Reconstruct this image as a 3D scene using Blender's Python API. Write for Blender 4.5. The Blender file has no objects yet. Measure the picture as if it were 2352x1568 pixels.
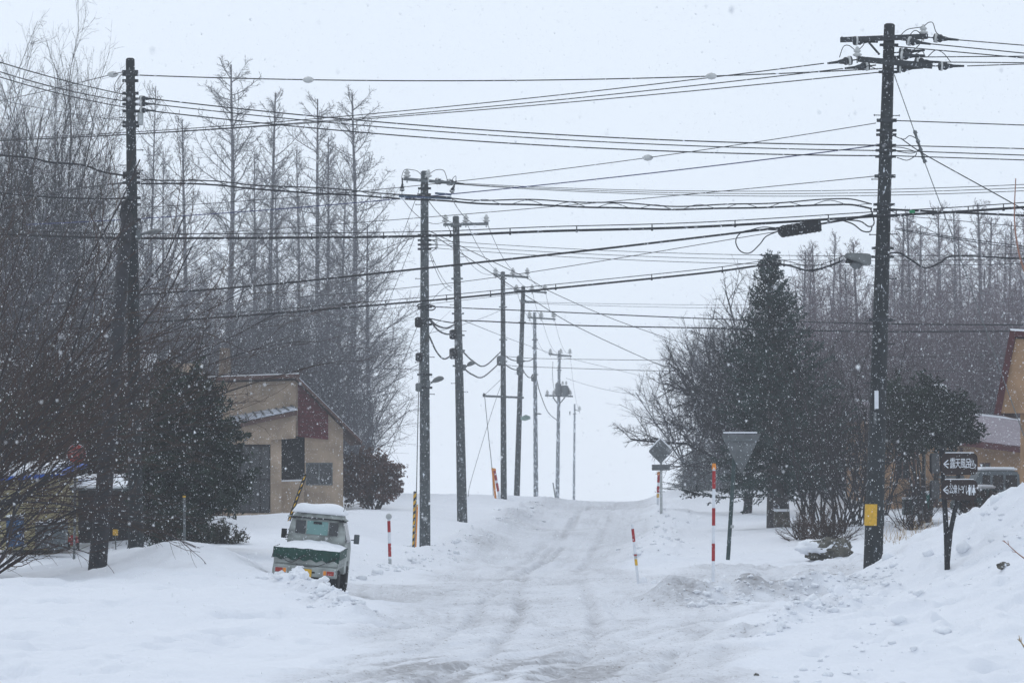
import bpy, bmesh, math, random
import numpy as np
from mathutils import Vector, Matrix
from mathutils.geometry import tessellate_polygon
R = math.radians
rng = random.Random(7)
nrg = np.random.default_rng(7)
C = bpy.context.scene.collection
SC = bpy.context.scene

# ------------------------------------------------------------------ camera
CAM_Z, F, HOR = 2.9, 6533.0, 1050.0          # photo measured on a 2352 x 1568 grid
PITCH = math.atan((HOR - 784.0) / F)
cam = bpy.data.cameras.new('camera')
cam_o = bpy.data.objects.new('camera', cam)
C.objects.link(cam_o)
cam.sensor_width = 36.0
cam.lens = 36.0 * F / 2352.0
cam.clip_start = 0.5
cam.dof.use_dof = True                    # 100 mm lens focused on the near poles: flakes close to it go soft
cam.dof.focus_distance = 66.0
cam.dof.aperture_fstop = 5.6
cam.clip_end = 3000.0
cam_o.location = (0, 0, CAM_Z)
cam_o.rotation_euler = (R(90) + PITCH, 0, 0)
SC.camera = cam_o

# ------------------------------------------------------------------ light
SUN_EL, SUN_AZ = 42.0, 335.0                 # azimuth clockwise from +Y
w = bpy.data.worlds.new("World")
SC.world = w
w.use_nodes = True
nt = w.node_tree
nt.nodes.clear()
sky = nt.nodes.new('ShaderNodeTexSky')
sky.sky_type = 'NISHITA'
sky.sun_disc = False
sky.sun_elevation = R(SUN_EL)
sky.sun_rotation = R(SUN_AZ)
cloud = nt.nodes.new('ShaderNodeMixRGB')     # overcast cloud sheet in front of the clear sky
tc = nt.nodes.new('ShaderNodeTexCoord')
cn = nt.nodes.new('ShaderNodeTexNoise')
cn.inputs['Scale'].default_value = 1.6
cn.inputs['Detail'].default_value = 4
cr = nt.nodes.new('ShaderNodeValToRGB')
cr.color_ramp.elements[0].position = 0.3
cr.color_ramp.elements[1].position = 0.7
CLOUD_A = (0.76, 0.85, 0.97, 1)
CLOUD_B = (0.83, 0.905, 1.0, 1)
cr.color_ramp.elements[0].color = CLOUD_A
cr.color_ramp.elements[1].color = CLOUD_B
sc_ = nt.nodes.new('ShaderNodeVectorMath')
sc_.operation = 'SCALE'
sc_.inputs['Scale'].default_value = 10.6
bg = nt.nodes.new('ShaderNodeBackground')
bg.inputs['Strength'].default_value = 0.1
wo = nt.nodes.new('ShaderNodeOutputWorld')
nt.links.new(tc.outputs['Generated'], cn.inputs['Vector'])
nt.links.new(cn.outputs['Fac'], cr.inputs['Fac'])
nt.links.new(cr.outputs['Color'], sc_.inputs[0])
cloud.inputs['Fac'].default_value = 0.93
nt.links.new(sky.outputs['Color'], cloud.inputs['Color1'])
nt.links.new(sc_.outputs['Vector'], cloud.inputs['Color2'])
nt.links.new(cloud.outputs['Color'], bg.inputs['Color'])
nt.links.new(bg.outputs['Background'], wo.inputs['Surface'])

sun = bpy.data.lights.new('sun', 'SUN')
sun.energy = 0.62
sun.angle = R(20)
sun.color = (1.0, 0.97, 0.93)
sun_o = bpy.data.objects.new('sun', sun)
C.objects.link(sun_o)
az = R(SUN_AZ)
sd = Vector((math.sin(az) * math.cos(R(SUN_EL)), math.cos(az) * math.cos(R(SUN_EL)), math.sin(R(SUN_EL))))
sun_o.rotation_euler = sd.to_track_quat('Z', 'Y').to_euler()

SC.view_settings.view_transform = 'Standard'
SC.view_settings.look = 'None'
SC.view_settings.exposure = 0.0
SC.view_settings.gamma = 1.0
SC.cycles.max_bounces = 6
SC.cycles.diffuse_bounces = 3
SC.cycles.glossy_bounces = 2
SC.cycles.transmission_bounces = 4
SC.cycles.volume_bounces = 2
SC.cycles.use_denoising = True
HAZE = 0.00082

# ------------------------------------------------------------------ helpers
_cp, _sp = math.cos(PITCH), math.sin(PITCH)
def W(X, Y, D):
    """point at photo coordinate X,Y at the distance D (metres along +Y)"""
    a = (X - 1176.0) / F
    b = -(Y - 784.0) / F
    dy = _cp - b * _sp
    dz = _sp + b * _cp
    k = D / dy
    return Vector((a * k, D, CAM_Z + dz * k))
def proj(p):
    v = Vector(p) - Vector((0, 0, CAM_Z))
    f = v.y * _cp + v.z * _sp
    u = -v.y * _sp + v.z * _cp
    return 1176 + F * v.x / f, 784 - F * u / f

def tag(o, label=None, cat=None, group=None, kind=None):
    if label: o['label'] = label
    if cat: o['category'] = cat
    if group: o['group'] = group
    if kind: o['kind'] = kind
    return o

def thing(name, label, cat, loc=(0, 0, 0), rot=(0, 0, 0), group=None):
    o = bpy.data.objects.new(name, None)
    C.objects.link(o)
    o.empty_display_size = 0.3
    o.location = loc
    o.rotation_euler = rot
    return tag(o, label, cat, group)

def woff(o):
    v = Vector((0, 0, 0))
    while o is not None:
        v += o.location
        o = o.parent
    return v

class MB:
    def __init__(s):
        s.v, s.f = [], []
    def add(s, vs, fs):
        n = len(s.v)
        s.v.extend([tuple(p) for p in vs])
        s.f.extend([tuple(i + n for i in f) for f in fs])
        return s
    def box(s, c, size, rot=None, taper=1.0):
        hx, hy, hz = size[0] / 2, size[1] / 2, size[2] / 2
        vs = []
        for z, k in ((-hz, 1), (hz, taper)):
            for x, y in ((-hx, -hy), (hx, -hy), (hx, hy), (-hx, hy)):
                vs.append(Vector((x * k, y * k, z)))
        if rot is not None:
            vs = [rot @ p for p in vs]
        c = Vector(c)
        return s.add([p + c for p in vs], [(3, 2, 1, 0), (4, 5, 6, 7), (0, 1, 5, 4), (1, 2, 6, 5), (2, 3, 7, 6), (3, 0, 4, 7)])
    def beam(s, a, b, w_, h_, up=(0, 0, 1)):
        a, b = Vector(a), Vector(b)
        d = (b - a)
        L = d.length
        d.normalize()
        u = Vector(up)
        sx = d.cross(u).normalized()
        uz = sx.cross(d).normalized()
        rot = Matrix((sx, d, uz)).transposed()
        return s.box((a + b) / 2, (w_, L, h_), rot)
    def tube(s, pts, rad, n=8, caps=True):
        pts = [Vector(p) for p in pts]
        if not hasattr(rad, '__len__'):
            rad = [rad] * len(pts)
        base = len(s.v)
        ref = None
        for i, p in enumerate(pts):
            a = pts[max(i - 1, 0)]
            b = pts[min(i + 1, len(pts) - 1)]
            d = (b - a)
            if d.length < 1e-9: d = Vector((0, 0, 1))
            d.normalize()
            if ref is None:
                ref = Vector((1, 0, 0)) if abs(d.x) < 0.8 else Vector((0, 1, 0))
            u = (ref - d * ref.dot(d))
            u.normalize()
            ref = u
            v = d.cross(u)
            for k in range(n):
                t = 2 * math.pi * k / n
                s.v.append(tuple(p + (u * math.cos(t) + v * math.sin(t)) * rad[i]))
        for i in range(len(pts) - 1):
            for k in range(n):
                a = base + i * n + k
                b = base + i * n + (k + 1) % n
                s.f.append((a, b, b + n, a + n))
        if caps:
            s.f.append(tuple(base + k for k in reversed(range(n))))
            e = base + (len(pts) - 1) * n
            s.f.append(tuple(e + k for k in range(n)))
        return s
    def lathe(s, prof, n=16, c=(0, 0, 0), axis='Z', rot=None):
        """prof: list of (r, h)"""
        base = len(s.v)
        c = Vector(c)
        for r, h in prof:
            for k in range(n):
                t = 2 * math.pi * k / n
                if axis == 'Z': p = Vector((r * math.cos(t), r * math.sin(t), h))
                elif axis == 'X': p = Vector((h, r * math.cos(t), r * math.sin(t)))
                else: p = Vector((r * math.sin(t), h, r * math.cos(t)))
                if rot is not None: p = rot @ p
                s.v.append(tuple(p + c))
        for i in range(len(prof) - 1):
            for k in range(n):
                a = base + i * n + k
                b = base + i * n + (k + 1) % n
                s.f.append((a, b, b + n, a + n))
        s.f.append(tuple(base + k for k in reversed(range(n))))
        e = base + (len(prof) - 1) * n
        s.f.append(tuple(e + k for k in range(n)))
        return s
    def prism(s, poly, y0, y1, holes=()):
        """poly (x,z) extruded along y from y0 to y1, with holes"""
        loops = [list(poly)] + [list(h) for h in holes]
        flat = [p for l in loops for p in l]
        tris = tessellate_polygon([[Vector((p[0], p[1], 0)) for p in l] for l in loops])
        n = len(flat)
        base = len(s.v)
        for y in (y0, y1):
            for p in flat: s.v.append((p[0], y, p[1]))
        for t in tris:
            s.f.append(tuple(base + i for i in t))
            s.f.append(tuple(base + n + i for i in reversed(t)))
        k = 0
        for l in loops:
            m = len(l)
            for i in range(m):
                a = base + k + i
                b = base + k + (i + 1) % m
                s.f.append((a, b, b + n, a + n))
            k += m
        return s
    def build(s, name, m, parent=None, world=True, smooth=False, bevel=0):
        me = bpy.data.meshes.new(name)
        off = woff(parent) if (parent is not None and world) else Vector((0, 0, 0))
        vs = [(p[0] - off.x, p[1] - off.y, p[2] - off.z) for p in s.v]
        me.from_pydata(vs, [], s.f)
        bm = bmesh.new()
        bm.from_mesh(me)
        bmesh.ops.recalc_face_normals(bm, faces=bm.faces)
        if bevel:
            es = [e for e in bm.edges if len(e.link_faces) == 2 and e.calc_face_angle(0) > 0.6]
            bmesh.ops.bevel(bm, geom=es, offset=bevel, segments=2, affect='EDGES', clamp_overlap=True)
        bm.to_mesh(me)
        bm.free()
        if smooth:
            me.shade_smooth()
        me.materials.append(m)
        o = bpy.data.objects.new(name, me)
        C.objects.link(o)
        if parent is not None: o.parent = parent
        return o

def mesh_np(name, verts, faces, m, parent=None, smooth=False):
    """verts (n,3) array, faces (k,3|4) array"""
    me = bpy.data.meshes.new(name)
    verts = np.asarray(verts, dtype=np.float32)
    faces = np.asarray(faces, dtype=np.int32)
    k = faces.shape[1]
    me.vertices.add(len(verts))
    me.vertices.foreach_set('co', verts.ravel())
    me.loops.add(faces.size)
    me.loops.foreach_set('vertex_index', faces.ravel())
    me.polygons.add(len(faces))
    me.polygons.foreach_set('loop_start', np.arange(0, faces.size, k, dtype=np.int32))
    me.update(calc_edges=True)
    if smooth: me.shade_smooth()
    if m: me.materials.append(m)
    o = bpy.data.objects.new(name, me)
    C.objects.link(o)
    if parent is not None: o.parent = parent
    return o

def share(name, src, parent, loc=(0, 0, 0), rot=(0, 0, 0), scale=(1, 1, 1)):
    o = bpy.data.objects.new(name, src)
    C.objects.link(o)
    o.parent = parent
    o.location = loc
    o.rotation_euler = rot
    o.scale = scale
    return o

def dup(root, loc, rotz=0, scale=1.0, label=None, group=None):
    r = root.copy()
    C.objects.link(r)
    r.location = loc
    r.rotation_euler = (0, 0, rotz)
    r.scale = (scale, scale, scale) if not hasattr(scale, '__len__') else scale
    if label: r['label'] = label
    if group: r['group'] = group
    for ch in list(root.children):
        c = ch.copy()
        C.objects.link(c)
        c.parent = r
        for g in list(ch.children):
            d = g.copy()
            C.objects.link(d)
            d.parent = c
    return r

# ------------------------------------------------------------------ materials
SNOWC = (0.80, 0.84, 0.90, 1)
def mat(name, col, rough=0.75, var=0.25, scale=6.0, snow=0.0, sscale=14.0, metal=0.0, bump=0.0, spec=0.3, detail=4, stretch=None):
    m = bpy.data.materials.new(name)
    m.use_nodes = True
    n = m.node_tree
    b = n.nodes['Principled BSDF']
    b.inputs['Roughness'].default_value = rough
    b.inputs['Metallic'].default_value = metal
    b.inputs['Specular IOR Level'].default_value = spec
    t = n.nodes.new('ShaderNodeTexCoord')
    src = t.outputs['Object']
    if stretch:
        mp = n.nodes.new('ShaderNodeMapping')
        mp.inputs['Scale'].default_value = stretch
        n.links.new(src, mp.inputs['Vector'])
        src = mp.outputs['Vector']
    no = n.nodes.new('ShaderNodeTexNoise')
    no.inputs['Scale'].default_value = scale
    no.inputs['Detail'].default_value = detail
    n.links.new(src, no.inputs['Vector'])
    ra = n.nodes.new('ShaderNodeValToRGB')
    ra.color_ramp.elements[0].position = 0.3
    ra.color_ramp.elements[1].position = 0.72
    ra.color_ramp.elements[0].color = tuple(c * (1 - var) for c in col[:3]) + (1,)
    ra.color_ramp.elements[1].color = tuple(min(1, c * (1 + var)) for c in col[:3]) + (1,)
    n.links.new(no.outputs['Fac'], ra.inputs['Fac'])
    out = ra.outputs['Color']
    if snow > 0:
        n2 = n.nodes.new('ShaderNodeTexNoise')
        n2.inputs['Scale'].default_value = sscale
        n2.inputs['Detail'].default_value = 5
        n2.inputs['Roughness'].default_value = 0.7
        n.links.new(src, n2.inputs['Vector'])
        r2 = n.nodes.new('ShaderNodeValToRGB')
        r2.color_ramp.elements[0].position = 0.66 - snow * 0.3
        r2.color_ramp.elements[1].position = 0.72 - snow * 0.3
        n.links.new(n2.outputs['Fac'], r2.inputs['Fac'])
        mx = n.nodes.new('ShaderNodeMixRGB')
        mx.inputs['Color2'].default_value = SNOWC
        n.links.new(r2.outputs['Color'], mx.inputs['Fac'])
        n.links.new(out, mx.inputs['Color1'])
        out = mx.outputs['Color']
    n.links.new(out, b.inputs['Base Color'])
    if bump:
        bp = n.nodes.new('ShaderNodeBump')
        bp.inputs['Strength'].default_value = bump
        bp.inputs['Distance'].default_value = 0.02
        n.links.new(no.outputs['Fac'], bp.inputs['Height'])
        n.links.new(bp.outputs['Normal'], b.inputs['Normal'])
    return m

M = {}
M['snow'] = mat('snow_fresh', (0.79, 0.81, 0.845), 0.9, 0.03, 3.0, bump=0.4, spec=0.2)
M['flake'] = mat('snowflake_white', (0.92, 0.94, 0.97), 0.9, 0.0, 1.0, spec=0.1)
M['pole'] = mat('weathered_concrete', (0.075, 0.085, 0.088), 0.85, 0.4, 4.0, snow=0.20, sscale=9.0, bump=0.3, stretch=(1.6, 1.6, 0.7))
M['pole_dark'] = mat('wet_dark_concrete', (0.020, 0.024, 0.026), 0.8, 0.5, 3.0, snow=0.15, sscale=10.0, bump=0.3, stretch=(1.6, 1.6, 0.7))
M['pole_far'] = mat('snowy_haze_pale_concrete', (0.20, 0.22, 0.235), 0.85, 0.3, 3.0, snow=0.42, sscale=5.0, stretch=(1.6, 1.6, 0.7))  # distant poles: lighter base colour stands in for haze, under snow flecks
M['pole_wood'] = mat('wet_black_pole', (0.022, 0.022, 0.026), 0.85, 0.5, 5.0, snow=0.10, sscale=10.0, bump=0.5)
M['steel'] = mat('galvanised_steel', (0.13, 0.145, 0.15), 0.55, 0.2, 10, snow=0.15, sscale=20, metal=0.3)
M['steel_dark'] = mat('dark_painted_steel', (0.03, 0.035, 0.04), 0.6, 0.3, 10, snow=0.12, sscale=20)
M['blue_steel'] = mat('blue_grey_steel', (0.06, 0.10, 0.16), 0.6, 0.2, 10, snow=0.1)
M['porcelain'] = mat('pale_porcelain', (0.52, 0.53, 0.52), 0.35, 0.1, 10)
M['brown_ceramic'] = mat('brown_ceramic', (0.28, 0.13, 0.08), 0.4, 0.2, 10)
M['wire'] = mat('black_cable_sheath', (0.018, 0.02, 0.024), 0.6, 0.2, 3, snow=0.10, sscale=5)
M['wire_blue'] = mat('blue_wire_sheath', (0.03, 0.04, 0.13), 0.6, 0.2, 3, snow=0.06, sscale=5)
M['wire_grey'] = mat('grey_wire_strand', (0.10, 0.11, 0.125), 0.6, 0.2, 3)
M['black_plastic'] = mat('black_plastic', (0.012, 0.013, 0.015), 0.6, 0.2, 6, snow=0.14, sscale=18)
M['red'] = mat('red_paint', (0.32, 0.015, 0.018), 0.5, 0.2, 9, snow=0.06, sscale=22)
M['white'] = mat('white_paint', (0.68, 0.71, 0.75), 0.5, 0.08, 9)
M['yellow'] = mat('yellow_paint', (0.62, 0.36, 0.03), 0.5, 0.15, 14, snow=0.05, sscale=20)
M['orange'] = mat('orange_plastic', (0.75, 0.26, 0.03), 0.5, 0.15, 14)
M['bark'] = mat('grey_brown_bark', (0.060, 0.052, 0.050), 0.95, 0.35, 8, bump=0.6, snow=0.06)
M['bark_snow'] = mat('snow_flecked_bark', (0.075, 0.070, 0.070), 0.95, 0.35, 6, bump=0.6, snow=0.2, sscale=5)
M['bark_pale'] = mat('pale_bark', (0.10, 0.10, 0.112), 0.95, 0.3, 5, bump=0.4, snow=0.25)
M['needle_pale'] = mat('haze_pale_needle', (0.10, 0.12, 0.13), 0.9, 0.5, 1.6, snow=0.25, sscale=5)  # faded spruces: haze paleness painted into the needle colour, plus snow flecks
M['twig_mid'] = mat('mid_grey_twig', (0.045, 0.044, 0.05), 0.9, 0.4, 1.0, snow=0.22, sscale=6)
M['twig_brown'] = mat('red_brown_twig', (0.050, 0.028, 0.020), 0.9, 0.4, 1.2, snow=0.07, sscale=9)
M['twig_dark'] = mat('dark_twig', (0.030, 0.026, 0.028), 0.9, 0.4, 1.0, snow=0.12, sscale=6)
M['twig_grey'] = mat('haze_grey_twig', (0.085, 0.085, 0.098), 0.9, 0.3, 0.6, snow=0.22, sscale=4)  # far twigs: paler colour makes up for thin haze, with snow flecks
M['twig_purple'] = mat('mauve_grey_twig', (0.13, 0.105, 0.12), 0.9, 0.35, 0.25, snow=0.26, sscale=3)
M['needle'] = mat('dark_spruce_needle', (0.030, 0.050, 0.046), 0.9, 0.9, 2.2, snow=0.13, sscale=8)
M['needle_yew'] = mat('dark_yew_leaf', (0.017, 0.028, 0.018), 0.9, 0.95, 2.4, snow=0.21, sscale=11)
M['leaf_rust'] = mat('withered_oak_leaf', (0.10, 0.055, 0.045), 0.9, 0.35, 1.2, snow=0.08, sscale=5)
M['leaf_box'] = mat('brown_green_shrub_leaf', (0.045, 0.045, 0.030), 0.9, 0.5, 3, snow=0.12, sscale=9)
M['stucco'] = mat('tan_stucco', (0.42, 0.325, 0.24), 0.9, 0.24, 1.7, bump=0.2)
M['stucco2'] = mat('ochre_stucco', (0.33, 0.205, 0.115), 0.9, 0.26, 1.6, bump=0.2)
M['stucco_dim'] = mat('brown_siding', (0.16, 0.12, 0.09), 0.9, 0.2, 1.5)
M['maroon'] = mat('maroon_shingle', (0.115, 0.022, 0.028), 0.85, 0.3, 9, bump=0.2)
M['maroon_trim'] = mat('maroon_trim', (0.065, 0.014, 0.016), 0.7, 0.25, 4, snow=0.1, sscale=9)
M['brown_trim'] = mat('brown_roof_trim', (0.10, 0.055, 0.045), 0.8, 0.2, 4)
M['roof_purple'] = mat('mauve_metal_roof', (0.19, 0.16, 0.185), 0.6, 0.15, 2, snow=0.1, sscale=4)
M['roof_snow'] = mat('snow_dusted_roof', (0.50, 0.53, 0.60), 0.8, 0.25, 4, stretch=(0.3, 6, 0.3), snow=0.3, sscale=3)
M['glass_dark'] = mat('dark_window_glass', (0.012, 0.016, 0.02), 0.12, 0.2, 2, spec=0.6)
M['glass_teal'] = mat('teal_tinted_glass', (0.12, 0.25, 0.24), 0.15, 0.15, 2, spec=0.6)
M['dark_wood'] = mat('dark_stained_boards', (0.030, 0.028, 0.030), 0.8, 0.3, 4)
M['shed_yellow'] = mat('faded_yellow_siding', (0.30, 0.26, 0.14), 0.85, 0.2, 3)
M['blue_trim'] = mat('bright_blue_trim', (0.02, 0.10, 0.45), 0.5, 0.15, 6)
M['blue_tarp'] = mat('dull_blue_plastic', (0.02, 0.07, 0.16), 0.6, 0.3, 4)
M['grey_box'] = mat('grey_painted_metal', (0.10, 0.12, 0.13), 0.6, 0.2, 4)
M['green_tarp'] = mat('dark_green_tarpaulin', (0.004, 0.045, 0.032), 0.6, 0.35, 9, bump=0.5, snow=0.09, sscale=26)
M['truck_white'] = mat('grimy_white_paint', (0.30, 0.325, 0.31), 0.55, 0.45, 4, snow=0.05, sscale=8)
M['tyre'] = mat('black_rubber', (0.015, 0.015, 0.016), 0.9, 0.3, 20, snow=0.05, sscale=20, bump=0.5)
M['rim'] = mat('dull_steel_rim', (0.25, 0.26, 0.27), 0.5, 0.2, 10)
M['lamp_red'] = mat('red_lamp_lens', (0.30, 0.03, 0.02), 0.25, 0.3, 30, snow=0.1, sscale=30)
M['lamp_dull'] = mat('dull_lamp_housing', (0.15, 0.16, 0.16), 0.6, 0.2, 6)
M['lamp_shell'] = mat('pale_lamp_housing', (0.40, 0.42, 0.42), 0.5, 0.15, 6)
M['sign_grey'] = mat('snow_dusted_sign_back', (0.12, 0.13, 0.135), 0.6, 0.25, 6, snow=0.08, sscale=10)
M['sign_brown'] = mat('dark_brown_sign_board', (0.022, 0.013, 0.012), 0.5, 0.3, 8, snow=0.03, sscale=20)
M['green_post'] = mat('dark_green_post', (0.035, 0.06, 0.06), 0.6, 0.2, 6, snow=0.14, sscale=14)
M['teal'] = mat('teal_plastic', (0.02, 0.16, 0.13), 0.6, 0.25, 6)
M['rock'] = mat('dark_rock', (0.09, 0.085, 0.07), 0.95, 0.5, 6, snow=0.25, sscale=4, bump=1.0)
M['straw'] = mat('dry_straw', (0.40, 0.29, 0.17), 0.9, 0.3, 3)
M['green_tag'] = mat('green_tag', (0.01, 0.2, 0.08), 0.5, 0.1, 6)

# ------------------------------------------------------------------ noise
def _hash(ix, iy, seed):
    h = np.sin(ix * 127.1 + iy * 311.7 + seed * 74.7) * 43758.5453
    return h - np.floor(h)
def vnoise(x, y, seed=0):
    ix, iy = np.floor(x), np.floor(y)
    fx, fy = x - ix, y - iy
    ux, uy = fx * fx * (3 - 2 * fx), fy * fy * (3 - 2 * fy)
    a = _hash(ix, iy, seed); b = _hash(ix + 1, iy, seed)
    c = _hash(ix, iy + 1, seed); d = _hash(ix + 1, iy + 1, seed)
    return (a * (1 - ux) + b * ux) * (1 - uy) + (c * (1 - ux) + d * ux) * uy - 0.5
def fbm(x, y, sc, oct=4, seed=0):
    s = np.zeros_like(x); a = 1.0; f = 1.0 / sc
    for i in range(oct):
        ca, sa = math.cos(i * 1.1), math.sin(i * 1.1)
        s = s + a * vnoise((x * ca - y * sa) * f, (x * sa + y * ca) * f, seed + i * 13)
        a *= 0.5; f *= 2.03
    return s
def sstep(a, b, x):
    t = np.clip((x - a) / (b - a), 0, 1)
    return t * t * (3 - 2 * t)

# ------------------------------------------------------------------ terrain
ANC = []
def an(X, Y, D):
    p = W(X, Y, D)
    ANC.append((p.x, p.y, p.z))
for q in [(1.0, 20, 0), (0.6, 34, 0), (0.5, 42, 0), (0.5, 50, 0), (0.6, 58, .03), (0.6, 66, .05), (0.8, 75, 0), (1.5, 86, 0),
          (2.6, 110, 0), (4, 140, 0.05), (5.2, 163, .1), (5.6, 178, -.15), (6, 200, -.7), (0, 225, -1.1), (12, 225, -1.0), (7, 260, -1.8),
          (7, 325, -3.1), (8, 450, -5.6), (10, 620, -8.2), (0, 900, -11), (-120, 900, -10), (150, 900, -10), (-60, 300, -1), (70, 300, -1),
          (-150, 500, -5), (170, 500, -5), (-40, 180, 1.0), (45, 180, 1.2), (-30, 120, .8), (32, 120, 1.4), (-90, 60, .8), (90, 60, 1.4),
          (-25, 60, .8), (24, 62, 2.2), (-14, 30, .3), (14, 28, .3), (-20, 5, .2), (20, 5, .2), (0, 0, 0), (0, -30, 0), (-80, -30, 0),
          (80, -30, 0), (-4.2, 57, .14), (-3.9, 60, .14), (-4.8, 59, .22), (-2.6, 62, .1), (-3.5, 64, .12), (12, 62, 2.3), (14, 57, 2.5), (10.2, 67, 1.3),
          (17, 75, 1.5), (7.2, 66, .3), (5.2, 64, .16), (3.8, 62, .12), (5, 68, .25), (2.9, 78, .05), (3.9, 92, .1)]:
    ANC.append(q)
for q in [(790, 1141, 125), (900, 1138, 140), (1000, 1141, 140), (1100, 1141, 140), (1180, 1139, 150), (1250, 1143, 158), (1300, 1153, 163),
          (560, 1188, 108), (700, 1180, 108), (820, 1175, 95), (850, 1225, 80), (893, 1300, 71), (1000, 1180, 105), (1000, 1262, 86), (975, 1278, 84), (1058, 1206, 105),
          (1110, 1218, 96), (1150, 1180, 115), (1080, 1250, 86), (830, 1290, 68), (920, 1262, 78), (560, 1204, 90), (460, 1200, 92), (570, 1292, 63),
          (450, 1241, 60), (350, 1262, 60), (310, 1278, 65), (225, 1313, 57), (100, 1331, 52), (0, 1338, 50), (560, 1277, 58), (600, 1302, 56), (625, 1322, 54.5), (655, 1330, 54), (690, 1330, 53), (720, 1350, 52.5),
          (300, 1400, 47), (100, 1420, 45), (500, 1380, 48), (640, 1400, 47), (300, 1500, 40), (0, 1500, 40), (700, 1445, 44), (880, 1420, 50), (0, 1568, 36), (450, 1568, 36),
          (100, 1300, 66), (0, 1262, 75), (200, 1290, 70), (100, 1232, 86), (400, 1250, 72), (520, 1255, 72),
          (1480, 1302, 73), (1600, 1300, 69), (1638, 1333, 60), (1457, 1338, 60), (1673, 1280, 66), (1518, 1192, 97), (1500, 1162, 135), (1560, 1132, 140), (1700, 1142, 120),
          (1600, 1182, 105), (1560, 1225, 86), (1785, 1214, 88), (1900, 1212, 84), (1760, 1260, 76), (1900, 1284, 71), (2005, 1308, 63), (2060, 1235, 75), (2040, 1192, 95), (2160, 1175, 100), (2300, 1165, 100),
          (2060, 1275, 61), (2172, 1303, 54), (2250, 1222, 57), (2352, 1126, 58), (2352, 1300, 50), (2352, 1420, 43), (2352, 1568, 37),
          (2100, 1400, 46), (2000, 1440, 44), (1890, 1398, 49), (1830, 1452, 45), (1800, 1566, 36), (2000, 1355, 56), (1950, 1372, 54), (1860, 1345, 60), (1920, 1325, 60), (1760, 1350, 58)]:
    an(*q)
ANC = np.array(ANC)
def _warp(x, y):
    v = np.where(y > 30, 30 * np.log(np.maximum(y, 30) / 30) + 30, y)
    return x / np.where(y > 60, np.maximum(y, 60) / 60.0, 1.0), v
ax_, ay_ = _warp(ANC[:, 0], ANC[:, 1])
_c2 = 1.0
_r = np.sqrt((ax_[:, None] - ax_[None]) ** 2 + (ay_[:, None] - ay_[None]) ** 2 + _c2)
_n = len(ANC)
_A = np.zeros((_n + 1, _n + 1))
_A[:_n, :_n] = _r + np.eye(_n) * -0.15
_A[:_n, _n] = 1; _A[_n, :_n] = 1
_wt = np.linalg.solve(_A, np.append(ANC[:, 2], 0))

def ridge(x, y, pts, wid):
    """distance-based profile along a polyline; returns (falloff, t)"""
    best = np.full(x.shape, 1e9); tt = np.zeros(x.shape)
    n = len(pts) - 1
    for i in range(n):
        ax, ay = pts[i]; bx, by = pts[i + 1]
        dx, dy = bx - ax, by - ay
        t = np.clip(((x - ax) * dx + (y - ay) * dy) / (dx * dx + dy * dy), 0, 1)
        d = np.hypot(x - ax - t * dx, y - ay - t * dy)
        k = d < best
        best = np.where(k, d, best)
        tt = np.where(k, (i + t) / n, tt)
    return np.exp(-(best / wid) ** 2), tt

RC = [(30, -.2), (40, .5), (50, .8), (60, .6), (70, .55), (85, 1.3), (110, 2.6), (140, 4.0), (170, 5.2), (260, 8), (900, 30)]
def road_c(y):
    return np.interp(y, [p[0] for p in RC], [p[1] for p in RC])
def hw(y):
    return np.interp(y, [0, 36, 45, 52, 60, 72, 90, 170, 900], [2.8, 2.8, 2.9, 2.7, 2.5, 2.3, 2.5, 2.9, 3])
def road_mask(x, y):
    nz = fbm(x, y, 2.0, 3, 5) * 0.9
    m = sstep(0.5, -0.5, np.abs(x - road_c(y)) - hw(y) + nz)
    # cross street
    yc = np.interp(x, [-40, -8, -3, 3, 8, 40], [70, 62, 59.5, 62, 66.5, 72])
    ext = sstep(9.5, 7.5, x) * sstep(-6, -4.5, x)
    m2 = sstep(0.5, -0.6, np.abs(y - yc) - 3.0 + nz * 2) * ext
    return np.maximum(m, m2)
TRK = [ # points, halfwidth, depth, dirt
    ([(-1.9, 33), (-1.0, 37), (-.3, 41), (.05, 46), (.1, 52), (.1, 60), (.45, 70), (1.1, 84), (2.5, 112), (5, 170)], .20, .035, .6),
    ([(-.4, 33), (.4, 37), (1.1, 41), (1.45, 46), (1.5, 53), (1.5, 62), (1.8, 72), (2.5, 86), (3.9, 114), (6.4, 170)], .20, .03, .45),
    ([(-2.9, 33), (-1.9, 38), (-1.1, 43), (-.7, 49), (-.7, 56), (-.4, 64), (.2, 76), (1.4, 95), (3.4, 130)], .2, .03, .4),
    ([(-5, 61), (-3.2, 58.6), (-2, 57), (-1.1, 56), (-.6, 58), (.0, 64), (.7, 74), (1.7, 90)], .17, .04, .8),
    ([(-4, 60.5), (-2.6, 60), (-1.6, 60), (-.5, 63), (.2, 69), (1.0, 80)], .16, .03, .5),
    ([(1.3, 33), (1.9, 38), (2.7, 43), (3.6, 49), (4.8, 52.5)], .26, .04, .45),
    ([(2.5, 33), (2.7, 38), (3.2, 42), (4.2, 47), (6, 51)], .22, .03, .4),
    ([(-3, 46), (-1.2, 47.5), (1, 47.5), (3, 48.5), (5, 50.5)], .22, .03, .45),
    ([(-1, 50), (.8, 50.2), (3, 50.5), (5, 51.6)], .2, .02, .3),
    ([(2.2, 68), (4, 66), (6, 66), (9, 69)], .2, .03, .5),
    ([(2.0, 65), (4, 64), (6, 64.4), (9, 67)], .2, .03, .5),
]
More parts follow.
